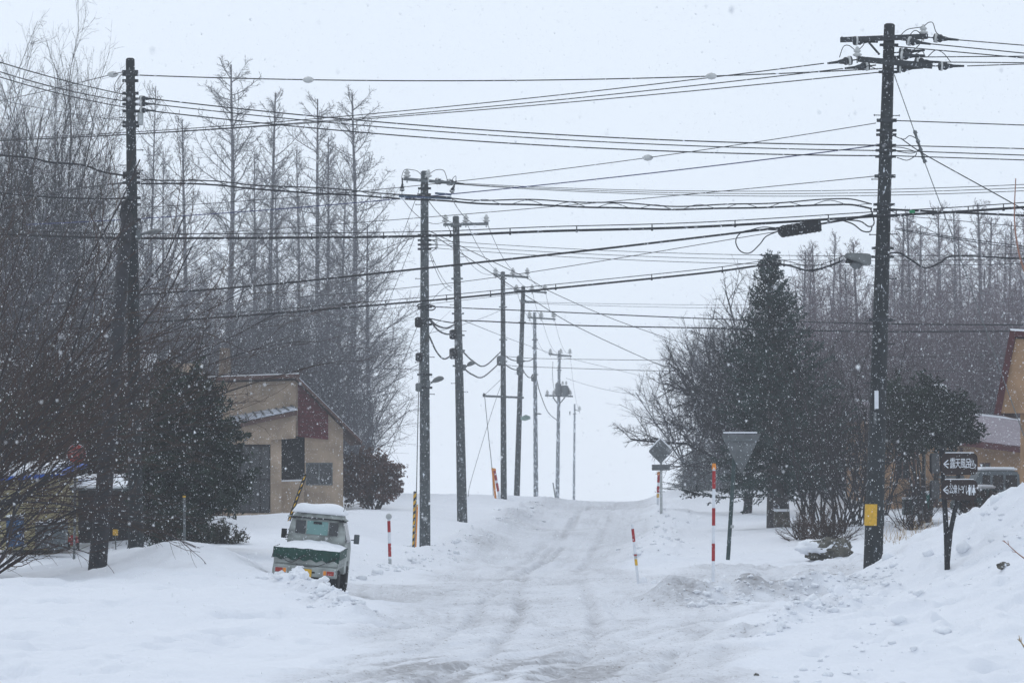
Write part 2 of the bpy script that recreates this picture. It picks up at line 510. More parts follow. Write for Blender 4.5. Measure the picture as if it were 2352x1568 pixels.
def terrain(x, y, full=False):
    x = np.asarray(x, dtype=float); y = np.asarray(y, dtype=float)
    sh = x.shape
    x = x.ravel(); y = y.ravel()
    z = np.zeros(len(x))
    for i in range(0, len(x), 40000):
        wx, wy = _warp(x[i:i + 40000], y[i:i + 40000])
        z[i:i + 40000] = np.sqrt((wx[:, None] - ax_) ** 2 + (wy[:, None] - ay_) ** 2 + _c2) @ _wt[:_n] + _wt[_n]
    rm = road_mask(x, y)
    far = np.clip(60.0 / np.maximum(y, 30), 0.3, 1)
    # plough mound right of the junction, steep on the near side
    f, t = ridge(x, y, [(3.35, 54.6), (4.0, 55.2), (5.2, 56.2), (6.4, 57.0)], 0.9)
    mm = f
    z += f * (0.40 - 0.16 * t) * (1 + 0.5 * fbm(x, y, .6, 3, 31))
    # rubble ridge beside the truck
    g, t = ridge(x, y, [(-4.3, 53.6), (-3.95, 51.8), (-3.2, 49.4), (-2.6, 47.6)], 0.55)
    g0 = np.exp(-(((x + 3.95) / .17) ** 2 + ((y - 53.2) / .5) ** 2)); z += g0 * .23
    z += g * (0.02 + 0.26 * np.minimum(t * 2.2, 1)) * (1 + 0.9 * fbm(x, y, .5, 3, 33))
    # plough banks along the road
    b1, t1 = ridge(x, y, [(-2.4, 72), (-1.6, 82), (-1.05, 90), (-.4, 104), (.4, 118), (1.2, 135), (2.0, 155), (2.6, 165)], 0.8)
    z += b1 * 0.32 * (1 + 1.0 * fbm(x, y, 1.7, 3, 35)) * sstep(70, 80, y) * sstep(165, 115, y)
    b2, t2 = ridge(x, y, [(3.6, 74), (4.6, 86), (5.6, 100), (7.0, 125), (8.6, 160)], 0.9)
    z += b2 * 0.22 * (1 + 1.2 * fbm(x, y, 1.9, 3, 37))
    b3, t3 = ridge(x, y, [(4.0, 45.5), (4.9, 48.2), (5.6, 50.5), (6.9, 54)], 0.45)
    z += b3 * 0.16 * (1 + 1.4 * fbm(x, y, .7, 3, 39))
    off = 1 - rm
    right = sstep(4.2, 6.0, x) * sstep(36, 44, y) * sstep(80, 64, y)
    left = sstep(-3, -5, x) * sstep(75, 60, y)
    z += off * (1 - .8 * np.exp(-(((x + 4.5) / 1.1) ** 2 + ((y - 54.5) / 2.5) ** 2))) * (fbm(x, y, 3.2, 4, 1) * 0.16 + fbm(x, y, .8, 4, 2) * 0.11) * (0.5 + right * 0.9 + left * .55)
    calm = np.exp(-(((x + 4.5) / 1.1) ** 2 + ((y - 54.5) / 2.5) ** 2))
    off = off * (1 - .8 * calm)
    lump = np.maximum(fbm(x, y, .55, 3, 71) - 0.12, 0)
    z += (lump - .06) * 0.30 * right
    dent = np.maximum(fbm(x, y * .6, .75, 3, 91) - .2, 0)
    z -= dent * .5 * off * sstep(62, 50, y)
    lump2 = np.maximum(fbm(x, y, .35, 2, 72) - 0.2, 0)
    z += lump2 * 0.35 * np.clip(b3 + b2 + mm + g + b1 * .6, 0, 1)
    z += rm * (fbm(x, y, 1.1, 4, 9) * 0.045)
    z += np.clip(g + mm + b3 + .5 * b1, 0, 1) * fbm(x, y, .30, 3, 93) * .13
    # churned snow lengthwise
    ur = x - road_c(y)
    rr_ = np.hypot(x + 6.5, y - 75); an_ = np.arctan2(y - 75, x + 6.5)
    k1 = sstep(46, 53, y); k2 = np.exp(-((x + .2) / 2.2) ** 2 - ((y - 60) / 6.0) ** 2)
    s1 = fbm(ur * 4.2, y * .22, 1.0, 3, 12); s2 = fbm((x - .36 * (y - 36)) * 4.0, y * .3, 1.0, 3, 13); s3 = fbm(rr_ * 4.2, an_ * 5, 1.0, 3, 15)
    st_ = s1 * k1 + s2 * (1 - k1); st_ = st_ * (1 - k2) + s3 * k2
    rid = 1 - np.abs(st_) * 3.2
    z += rm * (st_ * .085 - .05 * np.maximum(rid - .55, 0)) * sstep(120, 60, y) + fbm(x, y, .32, 3, 14) * .03 * sstep(80, 55, y)
    dirt = rm * .55 * np.clip(rid - .5, 0, 1) * sstep(-.3, .3, fbm(x, y, 2.5, 2, 66))
    dirt += rm * .16 * sstep(.0, .5, -st_)
    near = (y > 30) & (y < 175)
    xn, yn = x[near], y[near]
    zn = np.zeros(len(xn)); dn = np.zeros(len(xn))
    for pts, wd, dp, dr in TRK:
        wob = fbm(xn, yn, 9.0, 2, 50) * 0.3 + fbm(xn, yn, .5, 2, 57) * .07
        f, t = ridge(xn + wob, yn, pts, wd * .62)
        fe, _ = ridge(xn + wob, yn, pts, wd * 1.5)
        brk = .25 + .75 * sstep(-.45, .25, fbm(xn, yn * .5, 2.0, 3, 51 + wd * 100))
        zn -= f * dp * 1.7 * brk
        zn += (fe - f) * dp * 0.8 * brk
        dn = np.maximum(dn, f * dr * .6 * brk)
    sl = np.exp(-(((xn + .1) / 1.7) ** 2 + ((yn - 38.6) / 3.2) ** 2)) * sstep(.0, .3, fbm((xn - .36 * yn) * 2.2, yn * .45, .8, 4, 61) + .12)
    dn = np.maximum(dn, sl * 1.6)
    zn -= sl * .03
    z[near] += zn; dirt[near] += dn
    dirt += rm * (0.18 + 0.22 * sstep(-.1, .5, fbm(x * 1.5, y * .6, 1.6, 4, 62)))
    dirt += mm * 1.15 * sstep(-.5, .4, fbm(x, y, .8, 3, 63)) + g * .30 * sstep(-.2, .4, fbm(x, y, .4, 3, 64)) 
    front, _ = ridge(x, y, [(4.0, 53.2), (5.2, 54.0), (6.4, 55.0)], .4)
    dirt += front * 1.1 * sstep(-.2, .4, fbm(x, y, .35, 3, 65))
    dirt += b1 * .10
    dirt += 0.03
    if full:
        return z.reshape(sh), np.clip(dirt, 0, 1).reshape(sh), rm.reshape(sh)
    return z.reshape(sh)
def gz(x, y):
    return float(terrain(np.array([x]), np.array([y]))[0])

def snow_ground_material():
    m = bpy.data.materials.new('packed_snow')
    m.use_nodes = True
    n = m.node_tree
    b = n.nodes['Principled BSDF']
    b.inputs['Roughness'].default_value = 0.85
    b.inputs['Specular IOR Level'].default_value = 0.25
    geo = n.nodes.new('ShaderNodeNewGeometry')
    at = n.nodes.new('ShaderNodeAttribute')
    at.attribute_name = 'dirt'
    n1 = n.nodes.new('ShaderNodeTexNoise'); n1.inputs['Scale'].default_value = 6.0; n1.inputs['Detail'].default_value = 6; n1.inputs['Roughness'].default_value = .7
    n.links.new(geo.outputs['Position'], n1.inputs['Vector'])
    n2 = n.nodes.new('ShaderNodeTexNoise'); n2.inputs['Scale'].default_value = 0.35; n2.inputs['Detail'].default_value = 3
    n.links.new(geo.outputs['Position'], n2.inputs['Vector'])
    # dirt * (0.55 + noise)
    mr = n.nodes.new('ShaderNodeMapRange'); mr.inputs['From Min'].default_value = .3; mr.inputs['From Max'].default_value = .7
    mr.inputs['To Min'].default_value = .45; mr.inputs['To Max'].default_value = 1.25
    n.links.new(n1.outputs['Fac'], mr.inputs['Value'])
    mu = n.nodes.new('ShaderNodeMath'); mu.operation = 'MULTIPLY'; mu.use_clamp = True
    n.links.new(at.outputs['Fac'], mu.inputs[0]); n.links.new(mr.outputs['Result'], mu.inputs[1])
    base = n.nodes.new('ShaderNodeMixRGB')
    base.inputs['Color1'].default_value = (0.72, 0.745, 0.80, 1)
    base.inputs['Color2'].default_value = (0.80, 0.82, 0.86, 1)
    n.links.new(n2.outputs['Fac'], base.inputs['Fac'])
    mx = n.nodes.new('ShaderNodeMixRGB')
    mx.inputs['Color2'].default_value = (0.34, 0.34, 0.355, 1)
    n.links.new(mu.outputs[0], mx.inputs['Fac'])
    n.links.new(base.outputs['Color'], mx.inputs['Color1'])
    # dark specks: grit, and shading of small snow clods put into the colour
    vo = n.nodes.new('ShaderNodeTexNoise'); vo.inputs['Scale'].default_value = 17.0; vo.inputs['Detail'].default_value = 3
    n.links.new(geo.outputs['Position'], vo.inputs['Vector'])
    sp = n.nodes.new('ShaderNodeMapRange'); sp.inputs['From Min'].default_value = .62; sp.inputs['From Max'].default_value = .68
    n.links.new(vo.outputs['Fac'], sp.inputs['Value'])
    s2 = n.nodes.new('ShaderNodeMath'); s2.operation = 'MULTIPLY'
    d3 = n.nodes.new('ShaderNodeMapRange'); d3.inputs['From Min'].default_value = .08; d3.inputs['From Max'].default_value = .4; d3.inputs['To Max'].default_value = .75
    n.links.new(at.outputs['Fac'], d3.inputs['Value'])
    n.links.new(sp.outputs['Result'], s2.inputs[0]); n.links.new(d3.outputs['Result'], s2.inputs[1])
    m3 = n.nodes.new('ShaderNodeMixRGB'); m3.inputs['Color2'].default_value = (0.16, 0.13, 0.11, 1)
    n.links.new(s2.outputs[0], m3.inputs['Fac']); n.links.new(mx.outputs['Color'], m3.inputs['Color1'])
    n.links.new(m3.outputs['Color'], b.inputs['Base Color'])
    bp = n.nodes.new('ShaderNodeBump'); bp.inputs['Strength'].default_value = 0.7; bp.inputs['Distance'].default_value = 0.05
    n.links.new(n1.outputs['Fac'], bp.inputs['Height']); n.links.new(bp.outputs['Normal'], b.inputs['Normal'])
    return m
M['ground'] = snow_ground_material()

def build_ground():
    xs = list(np.arange(-11, 12.001, 0.062))
    s = .12; x = xs[-1]
    while x < 420: x += s; xs.append(min(x, 420)); s *= 1.06
    s = .12; x = xs[0]
    while x > -420: x -= s; xs.insert(0, max(x, -420)); s *= 1.06
    ys = [-40.0]
    while ys[-1] < 31: ys.append(ys[-1] + 1.2)
    ys[-1] = 31.0
    y = 31.0
    while y < 900:
        y += 0.0023 * y if y < 75 else (0.006 * y if y < 200 else 0.04 * y)
        ys.append(min(y, 900))
    xs = np.array(xs); ys = np.array(ys)
    gx, gy = np.meshgrid(xs, ys)
    z, dirt, rm = terrain(gx, gy, True)
    nx, ny = len(xs), len(ys)
    verts = np.stack([gx, gy, z], -1).reshape(-1, 3)
    idx = np.arange(nx * ny).reshape(ny, nx)
    faces = np.stack([idx[:-1, :-1], idx[:-1, 1:], idx[1:, 1:], idx[1:, :-1]], -1).reshape(-1, 4)
    rf = rm.ravel()[faces].mean(1) > 0.5
    # one sheet of ground everywhere, the road is its worn strip: split by face so that they meet edge to edge
    for name, sel in (('ground', ~rf), ('road', rf)):
        fs = faces[sel]
        used = np.unique(fs)
        remap = np.zeros(nx * ny, dtype=np.int32)
        remap[used] = np.arange(len(used))
        o = mesh_np(name, verts[used], remap[fs], M['ground'], smooth=True)
        a = o.data.attributes.new('dirt', 'FLOAT', 'POINT')
        a.data.foreach_set('value', dirt.ravel()[used].astype(np.float32))
        tag(o, kind='structure')
build_ground()

# ------------------------------------------------------------------ utility poles
def pin_insulator_mesh():
    b = MB()
    b.tube([(0, 0, -0.12), (0, 0, 0.05)], .016, 6)
    b.lathe([(.03, .0), (.085, .03), (.09, .05), (.05, .07), (.045, .09), (.07, .10), (.072, .12), (.04, .15), (.03, .19), (.01, .2)], 12)
    o = b.build('insulator', M['porcelain'], None, smooth=True)
    me = o.data
    bpy.data.objects.remove(o)
    return me
PIN = pin_insulator_mesh()
def strain_mesh():
    """dead-end insulator along +X"""
    b = MB()
    b.tube([(0, 0, 0), (.14, 0, 0)], .014, 6)
    b.lathe([(.03, .12), (.085, .14), (.09, .18), (.055, .21), (.075, .23), (.08, .27), (.05, .31), (.045, .36), (.028, .42), (.02, .62)], 12, axis='X')
    o = b.build('strain_insulator', M['steel_dark'], None, smooth=True)
    me = o.data
    bpy.data.objects.remove(o)
    b = MB()
    b.lathe([(.055, .165), (.094, .17), (.094, .205), (.055, .21)], 12, axis='X')
    o = b.build('ceramic_ring', M['porcelain'], None, smooth=True)
    me2 = o.data
    bpy.data.objects.remove(o)
    return me, me2
STRAIN, STRAIN_RING = strain_mesh()

class Pole:
    def __init__(s, name, label, base, top, r0, r1, D, mt, group='concrete utility poles along the road', cat='utility pole', lean_y=0.0):
        s.b = W(base[0], base[1], D); s.t = W(top[0], top[1], D + lean_y)
        s.o = thing(name, label, cat, s.b, group=group)
        d = (s.t - s.b).normalized()
        s.d = d
        s.r0, s.r1, s.D = r0, r1, D
        b = MB()
        L = (s.t - s.b).length
        pts = [s.b - d * 0.8] + [s.b + d * (L * k / 12) for k in range(13)] + [s.t + d * .03]
        rr = [r0 * 1.01] + [r0 + (r1 - r0) * k / 12 for k in range(13)] + [r1 * .7]
        b.tube(pts, rr, 20)
        b.build('shaft', mt, s.o, smooth=False)
        s.L = L
    def at(s, V, off=(0, 0, 0)):
        """world point on the axis at photo height V"""
        lo, hi = -0.1, 1.1
        for _ in range(30):
            m = (lo + hi) / 2
            if proj(s.b + (s.t - s.b) * m)[1] > V: lo = m
            else: hi = m
        return s.b + (s.t - s.b) * lo + Vector(off)
    def rad(s, p):
        k = (p - s.b).length / s.L
        return s.r0 + (s.r1 - s.r0) * k
    def band(s, V, h=.09, name='band', m='steel_dark', k=1.12):
        p = s.at(V); r = s.rad(p)
        b = MB()
        b.tube([p - s.d * h / 2, p + s.d * h / 2], r * k, 20)
        b.box(p + Vector((r * k + .03, -.02, 0)), (.07, .06, h * .9))
        b.box(p + Vector((-r * k - .03, -.02, 0)), (.07, .06, h * .9))
        return b.build(name, M[m], s.o)
    def steps(s, Vs):
        for i, V in enumerate(Vs):
            p = s.at(V); r = s.rad(p)
            sg = 1 if i % 2 else -1
            b = MB()
            a = p + Vector((sg * r * .8, 0, 0)); e = p + Vector((sg * (r + .13), -.02, 0))
            b.tube([a, e], .011, 6)
            b.tube([e, e + Vector((sg * .02, 0, 0))], .022, 6)
            b.build('step_bolt', M['steel_dark'], s.o)
    def arm(s, a, b_, w_=.075, h_=.09, m='steel', label=None):
        b = MB()
        b.beam(a, b_, w_, h_)
        o = b.build('crossarm', M[m], s.o, bevel=.006)
        if label: o['label'] = label
        return o
    def pin(s, p, k=1.0):
        return share('insulator', PIN, s.o, Vector(p) - woff(s.o), (0, 0, 0), (k, k, k))
    def strain(s, p, q, k=1.0):
        d = (Vector(q) - Vector(p)).normalized()
        rot = d.to_track_quat('X', 'Z').to_euler()
        o = share('strain_insulator', STRAIN, s.o, Vector(p) - woff(s.o), rot, (k, k, k))
        share('ceramic_ring', STRAIN_RING, o)
        return o
    def loop(s, pts, r=.010, m='wire', name='jumper_wire', parent=None):
        b = MB()
        b.tube(catmull([W(*q) for q in pts], 6), r, 5)
        return b.build(name, M[m], s.o, smooth=True)

def catmull(P, n=8):
    P = [Vector(p) for p in P]
    Q = [P[0] * 2 - P[1]] + P + [P[-1] * 2 - P[-2]]
    out = []
    for i in range(1, len(Q) - 2):
        p0, p1, p2, p3 = Q[i - 1:i + 3]
        for k in range(n):
            t = k / n
            out.append(0.5 * ((2 * p1) + (p2 - p0) * t + (2 * p0 - 5 * p1 + 4 * p2 - p3) * t * t + (3 * p1 - p0 - 3 * p2 + p3) * t ** 3))
    out.append(P[-1])
    return out

# --- big right pole
rp = Pole('utility_pole', 'thick dark concrete utility pole with yellow band, nearest pole on the right', (2005, 1308), (2043, 58), .215, .122, 63, M['pole_dark'])
rp.arm(W(1930, 92, 62.83), W(2131, 84, 62.83), .10, .11, 'steel_dark')
rp.arm(W(1971, 136, 62.8), W(2141, 152, 62.3), .10, .12, 'steel_dark')
rp.arm(W(2030, 135, 63.2), W(2110, 128, 63.3), .07, .07, 'steel_dark')
rp.arm(W(2020, 126, 62.8), W(1995, 97, 62.7), .04, .04, 'steel_dark')
rp.pin(W(2121, 80, 62.83), 1.15); rp.pin(W(1969, 131, 62.8), 1.15)
rp.pin(W(1934, 89, 62.83), .3)
for a, q in [((2130, 86, 62.83), (2187, 91, 62.6)), ((2070, 92, 62.9), (2125, 100, 62.6)), ((1945, 93, 62.8), (2003, 96, 62.9)),
             ((2050, 122, 62.9), (2110, 117, 62.8)), ((2140, 152, 62.3), (2222, 152, 62.3)), ((2085, 142, 62.5), (2160, 143, 62.4)),
             ((1972, 137, 62.8), (1892, 147, 62.7)), ((2012, 150, 62.8), (1936, 158, 62.7)), ((2045, 158, 62.7), (2120, 156, 62.6)), ((2050, 130, 62.6), (2115, 128, 62.4))]:
    rp.strain(W(*a), W(*q), 1.15)
rp.loop([(2066, 84, 62.8), (2085, 68, 62.8), (2118, 62, 62.8), (2133, 52, 62.8), (2143, 54, 62.7), (2150, 74, 62.6), (2163, 86, 62.6)])
rp.loop([(2087, 84, 62.6), (2100, 71, 62.6), (2112, 76, 62.6), (2117, 95, 62.6), (2095, 118, 62.6), (2070, 125, 62.6)])
rp.loop([(2098, 128, 62.5), (2118, 118, 62.5), (2128, 132, 62.5), (2148, 116, 62.5), (2166, 122, 62.5), (2183, 142, 62.3)])
rp.loop([(1928, 132, 62.7), (1937, 108, 62.7), (1950, 105, 62.7), (1967, 116, 62.8), (1983, 104, 62.8), (1985, 92, 62.8)])
rp.loop([(2015, 160, 62.7), (1995, 152, 62.6), (1980, 158, 62.6), (1960, 158, 62.6)])
for V in (104, 140, 166, 277, 300, 310, 334, 346, 360, 405, 470, 482, 496, 570, 590, 735):
    rp.band(V, .08 if V % 2 else .06)
rp.steps([265, 266, 412, 538, 539, 640, 655, 735, 736, 790, 880, 960])
b = MB(); p0, p1 = rp.at(1206), rp.at(1157)
b.tube([p0, p1], [rp.rad(p0) + .012, rp.rad(p1) + .012], 20)
o = b.build('guard_band', M['pole_dark'], rp.o)
b = MB()
n = 8
vs = []
for pz in (p0, p1):
    for k in range(n + 1):
        t = R(180 + 8 + k * 88 / n)
        r = rp.rad(pz) + .022
        vs.append(pz + Vector((math.cos(t) * r, math.sin(t) * r, 0)))
for pz in (p0, p1):
    for k in range(n + 1):
        t = R(180 + 8 + k * 88 / n)
        r = rp.rad(pz) + .013
        vs.append(pz + Vector((math.cos(t) * r, math.sin(t) * r, 0)))
m_ = n + 1
fs = []
for k in range(n):
    fs.append((k, k + 1, k + 1 + m_, k + m_))
    fs.append((k + 2 * m_, k + 3 * m_, k + 1 + 3 * m_, k + 1 + 2 * m_))
    fs.append((k, k + 2 * m_, k + 1 + 2 * m_, k + 1)); fs.append((k + m_, k + 1 + m_, k + 1 + 3 * m_, k + 3 * m_))
fs += [(0, m_, 3 * m_, 2 * m_), (n, n + 2 * m_, n + 3 * m_, n + m_)]
b.add(vs, fs)
b.build('yellow_plate', M['yellow'], rp.o)
b = MB(); p = rp.at(918); b.box(p + Vector((-.06, -rp.rad(p) - .012, 0)), (.09, .02, .40)); b.build('number_plate', M['white'], rp.o, bevel=.004)
b = MB(); p = rp.at(960); b.box(p + Vector((-.08, -rp.rad(p) - .010, 0)), (.06, .02, .26)); b.build('small_plate', M['sign_grey'], rp.o, bevel=.004)
rp.loop([(2048, 310, 62.7), (2075, 320, 62.6), (2090, 312, 62.6), (2108, 322, 62.6), (2113, 340, 62.6), (2095, 352, 62.6), (2060, 348, 62.7)])
rp.loop([(2045, 338, 62.8), (2075, 340, 62.6), (2105, 352, 62.6), (2085, 368, 62.6), (2060, 362, 62.7)])
rp.loop([(1999, 478, 62.8), (2005, 495, 62.7), (2007, 515, 62.7), (1995, 520, 62.7), (1975, 508, 62.6), (1935, 505, 62.6)], .016)
rp.loop([(2003, 520, 62.8), (1998, 532, 62.7), (1980, 530, 62.6), (1960, 515, 62.6), (1935, 506, 62.6)], .016)
rp.loop([(2040, 500, 62.8), (2044, 520, 62.8), (2041, 560, 62.8), (2036, 580, 62.8)], .014)

# --- big left pole and its leaning brace
lp = Pole('utility_pole', 'near black concrete utility pole among the bushes on the left', (313, 1278), (299, 137), .175, .102, 65, M['pole_dark'])
for V in (165, 172, 186, 215, 228, 240, 256, 282, 290, 398, 408, 420, 455, 470, 505, 545): lp.band(V, .07)
lp.steps([270, 345, 380, 392, 560, 640, 720, 800, 930])
for a, q in [((312, 226, 65), (340, 227, 64.9)), ((312, 238, 65), (340, 239, 64.9)), ((312, 253, 65), (340, 254, 64.9))]:
    lp.strain(W(*a), W(*q), .8)
lp.loop([(285, 168, 65), (272, 180, 64.8), (262, 200, 64.8), (268, 210, 64.8), (285, 190, 64.9)], .008)
lp.loop([(292, 455, 64.8), (283, 470, 64.7), (276, 490, 64.7), (280, 503, 64.7), (292, 508, 64.8)], .022)
b = MB(); p = lp.at(490)
b.lathe([(.08, -.28), (.12, -.25), (.12, .22), (.07, .28)], 14, p + Vector((-.13, -.12, 0))); b.build('cable_canister', M['black_plastic'], lp.o, smooth=True)
b = MB(); p = lp.at(272); b.lathe([(.05, -.16), (.07, -.14), (.07, .12), (.04, .16)], 12, p + Vector((.22, 0, 0)))
b.beam(p, p + Vector((.22, 0, .1)), .03, .03); b.build('fuse_holder', M['lamp_shell'], lp.o, smooth=True)
b = MB(); p = lp.at(1000); b.tube([W(265, 1020, 64.6), W(267, 985, 64.6)], .03, 8); b.build('white_marker', M['white'], lp.o)
bp_ = Pole('brace_pole', 'black leaning brace pole propping up the left utility pole', (223, 1313), (292, 495), .19, .13, 57.5, M['pole_wood'], group=None, cat='brace pole', lean_y=7.0)

# --- row of poles
P3 = Pole('utility_pole', 'grey concrete pole with street lamp and guy wire, tallest pole left of the road', (976, 1280), (975, 395), .165, .112, 84, M['pole'])
P4 = Pole('utility_pole', 'grey concrete pole just right of the tallest one, three insulators on top', (1062, 1207), (1047, 498), .19, .118, 105, M['pole'])
P5 = Pole('utility_pole', 'upright grey pole behind the orange guy guard, third in the row', (1157, 1140), (1155, 625), .16, .11, 145, M['pole'])
P6 = Pole('utility_pole', 'grey pole leaning right with a green panel hanging halfway', (1187, 1136), (1202, 658), .165, .11, 156, M['pole'])
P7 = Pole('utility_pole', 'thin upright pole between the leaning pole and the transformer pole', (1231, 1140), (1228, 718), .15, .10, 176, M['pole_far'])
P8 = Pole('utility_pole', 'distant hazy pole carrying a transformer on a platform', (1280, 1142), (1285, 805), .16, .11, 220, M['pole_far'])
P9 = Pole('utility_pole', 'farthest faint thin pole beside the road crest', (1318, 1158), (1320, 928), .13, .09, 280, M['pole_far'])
for P_, Vs in ((P3, (433, 447, 540, 552, 562, 572, 705, 735, 745, 745, 860, 890)), (P4, (520, 610, 640, 720, 770, 805, 840)), (P5, (640, 705, 780, 830)), (P6, (667, 690, 740, 830, 855)), (P7, (780, 800, 860)), (P8, (820, 850, 905)), (P9, (950,))):
    for V in Vs: P_.band(V, .07, m='steel_dark' if P_ is P3 else 'steel')
P3.steps([470, 600, 640, 820, 832, 905]); P4.steps([560, 590, 700, 760, 880, 900])
# P3 heads
P3.arm(W(928, 411, 84.1), W(1046, 421, 83.2), .08, .09)
P3.arm(W(917, 450, 84.2), W(1036, 455, 83.6), .07, .09, 'blue_steel', 'blue grey lower crossarm')
P3.arm(W(1000, 444, 83.9), W(1036, 447, 83.6), .06, .06, 'blue_steel')
P3.pin(W(935, 408, 84.1), 1.3); P3.pin(W(984, 408, 83.5), 1.2)
P3.strain(W(1018, 417, 83.6), W(1050, 421, 83.4), 1.1); P3.strain(W(990, 414, 83.7), W(1015, 418, 83.6), 1.1)
P3.strain(W(923, 447, 84.1), W(924, 425, 84.1), .8); P3.strain(W(1034, 450, 83.6), W(1041, 432, 83.6), .8)
P3.loop([(924, 430, 84), (923, 405, 84), (930, 390, 84), (945, 390, 84), (958, 393, 84), (968, 402, 84)], .01)
P3.loop([(984, 402, 83.6), (1000, 391, 83.6), (1018, 391, 83.6), (1025, 405, 83.6), (1027, 415, 83.5)], .01)
P3.loop([(1037, 440, 83.6), (1046, 418, 83.5), (1047, 405, 83.5), (1041, 409, 83.5), (1036, 420, 83.4)], .01)
for V in (552, 562, 570):
    P3.arm(P3.at(V), P3.at(V) + Vector((.38, -.1, 0)), .03, .03, 'steel_dark')
    P3.pin(P3.at(V) + Vector((.36, -.1, 0)), .55)
P3.loop([(983, 548, 84), (1000, 556, 83.9), (1004, 568, 83.9), (990, 578, 83.9)], .012)
P3.loop([(957, 704, 83.8), (965, 698, 83.8), (998, 703, 83.7), (992, 712, 83.7), (960, 709, 83.8)], .02)
# other crossarms
P4.arm(W(1018, 516, 104.8), W(1122, 514, 104.8), .08, .10)
for X in (1023, 1070, 1117): P4.pin(W(X, 511, 104.8), 1.5)
P5.arm(W(1134, 631, 144.8), W(1214, 637, 144.8), .09, .11)
for X in (1138, 1178, 1211): P5.pin(W(X, 630, 144.8), 1.7)
P6.arm(W(1180, 666, 155.8), W(1256, 672, 155.8), .09, .10)
for X in (1186, 1222, 1252): P6.pin(W(X, 667, 155.8), 1.7)
P6.arm(W(1196, 693, 155.8), W(1232, 694, 155.6), .12, .12)
P7.arm(W(1212, 729, 175.8), W(1276, 733, 175.8), .09, .10)
for X in (1216, 1243, 1272): P7.pin(W(X, 729, 175.8), 1.9)
P8.arm(W(1260, 813, 219.8), W(1313, 818, 219.8), .10, .12)
for X in (1264, 1288, 1309): P8.pin(W(X, 812, 219.8), 2.0)
P8.arm(W(1252, 908, 219.6), W(1316, 910, 219.6), .2, .12)
P8.arm(W(1270, 912, 219.5), W(1280, 926, 219.8), .07, .07); P8.arm(W(1298, 912, 219.5), W(1286, 926, 219.8), .07, .07)
for X in (1257, 1272, 1295, 1310): P8.pin(W(X, 906, 219.6), 1.8)
b = MB(); pc = W(1297, 897, 219.3)
b.lathe([(.26, -.42), (.30, -.38), (.30, .30), (.26, .38), (.10, .42)], 16, pc)
b.box(pc + Vector((.34, 0, -.05)), (.08, .3, .5)); b.box(pc + Vector((-.34, 0, -.05)), (.08, .3, .5))
tr = b.build('transformer', M['steel'], P8.o, smooth=False)
for dx in (-.15, .12):
    share('bushing', PIN, tr, (pc - P8.b) + Vector((dx, 0, .5)), scale=(1.3, 1.3, 1.3))
b = MB(); pc = W(1282, 893, 219.6); b.lathe([(.2, -.5), (.24, -.4), (.24, .35), (.12, .5)], 12, pc + Vector((0, -.35, 0))); b.build('second_transformer', M['steel'], P8.o)
P8.loop([(1270, 830, 219.6), (1269, 860, 219.6), (1272, 890, 219.6), (1278, 900, 219.6)], .02, 'wire_grey')
P8.loop([(1276, 1146, 218), (1270, 1108, 218)], .05, 'steel', 'stay_rod')
P9.arm(W(1319, 940, 279.8), W(1331, 944, 279.8), .08, .06); P9.pin(W(1331, 942, 279.8), 2.2)
P9.arm(W(1309, 944, 279.8), W(1309, 953, 279.8), .1, .1)
# strut between two poles
b = MB(); b.beam(W(1111, 909, 150), W(1201, 913, 155.6), .11, .11)
b.beam(W(1111, 909, 150), W(1113, 903, 150), .14, .14)
so = b.build('pole_strut', M['steel'], P6.o)
P5.loop([(1112, 908, 150), (1135, 886, 148), (1156, 866, 145.2)], .012, 'wire_grey')
# transformer-ish boxes and joints on poles
for P_, X, V, k in ((P4, 1041, 768, .14), (P4, 1042, 812, .16), (P3, 962, 740, .12), (P5, 1150, 828, .2), (P6, 1194, 826, .18), (P6, 1194, 852, .18), (P7, 1226, 868, .16), (P3, 962, 820, .10), (P3, 962, 889, .10)):
    b = MB(); p = W(X, V, P_.D - .1); b.lathe([(k * .5, -k * 1.3), (k, -k), (k, k), (k * .5, k * 1.3)], 12, p)
    b.build('cable_joint', M['black_plastic'] if P_ in (P4, P3) and V < 830 else M['steel'], P_.o, smooth=True)
b = MB(); pts = [(1195, 958), (1208, 952), (1218, 956), (1218, 962), (1206, 966), (1196, 964)]
pp = [W(x, y, 155.4) for x, y in pts]
b.prism([(p.x, p.z) for p in pp], 155.3, 155.5); b.build('green_panel', mat('pale_green_panel', (.28, .38, .34), .6), P6.o)

# ------------------------------------------------------------------ street lamps
def street_lamp(label, root, tip, D, w_=.16, up=.02, big=False):
    a, e = W(*root, D), W(*tip, D - .3)
    o = thing('street_lamp', label, 'street lamp', a, group='street lamps fixed to the utility poles')
    b = MB()
    d = (e - a)
    b.tube([a, a + d * .35 + Vector((0, 0, .02)), a + d * .6], .03, 8)
    b.box(a, (.10, .10, .22))
    b.build('arm', M['steel'], o)
    b = MB()
    L = d.length
    m0 = a + d * .30
    q = d.normalized().to_track_quat('X', 'Z').to_matrix()
    prof = [(.03, 0), (.075, .06), (.10, L * .25), (.105, L * .5), (.07, L * .64), (.02, L * .70)]
    vs0 = len(b.v)
    b.lathe(prof, 14, (0, 0, 0), 'X')
    b.v = [tuple(q @ Vector((x, y * 1.3, z * (w_ / .16) if z > 0 else z * .45 * (w_ / .16))) + m0) for x, y, z in b.v]
    b.build('lamp_head', M['lamp_dull'], o, smooth=True)
    return o
lr = thing('street_lamp', 'wide pale wedge shaped street lamp on the left side of the nearest right pole', 'street lamp', W(1996, 595, 62.9), group='street lamps fixed to the utility poles')
b = MB()
pr = [(1998, 610), (1998, 586), (1990, 584), (1950, 582), (1940, 584), (1944, 594), (1965, 602), (1990, 610)]
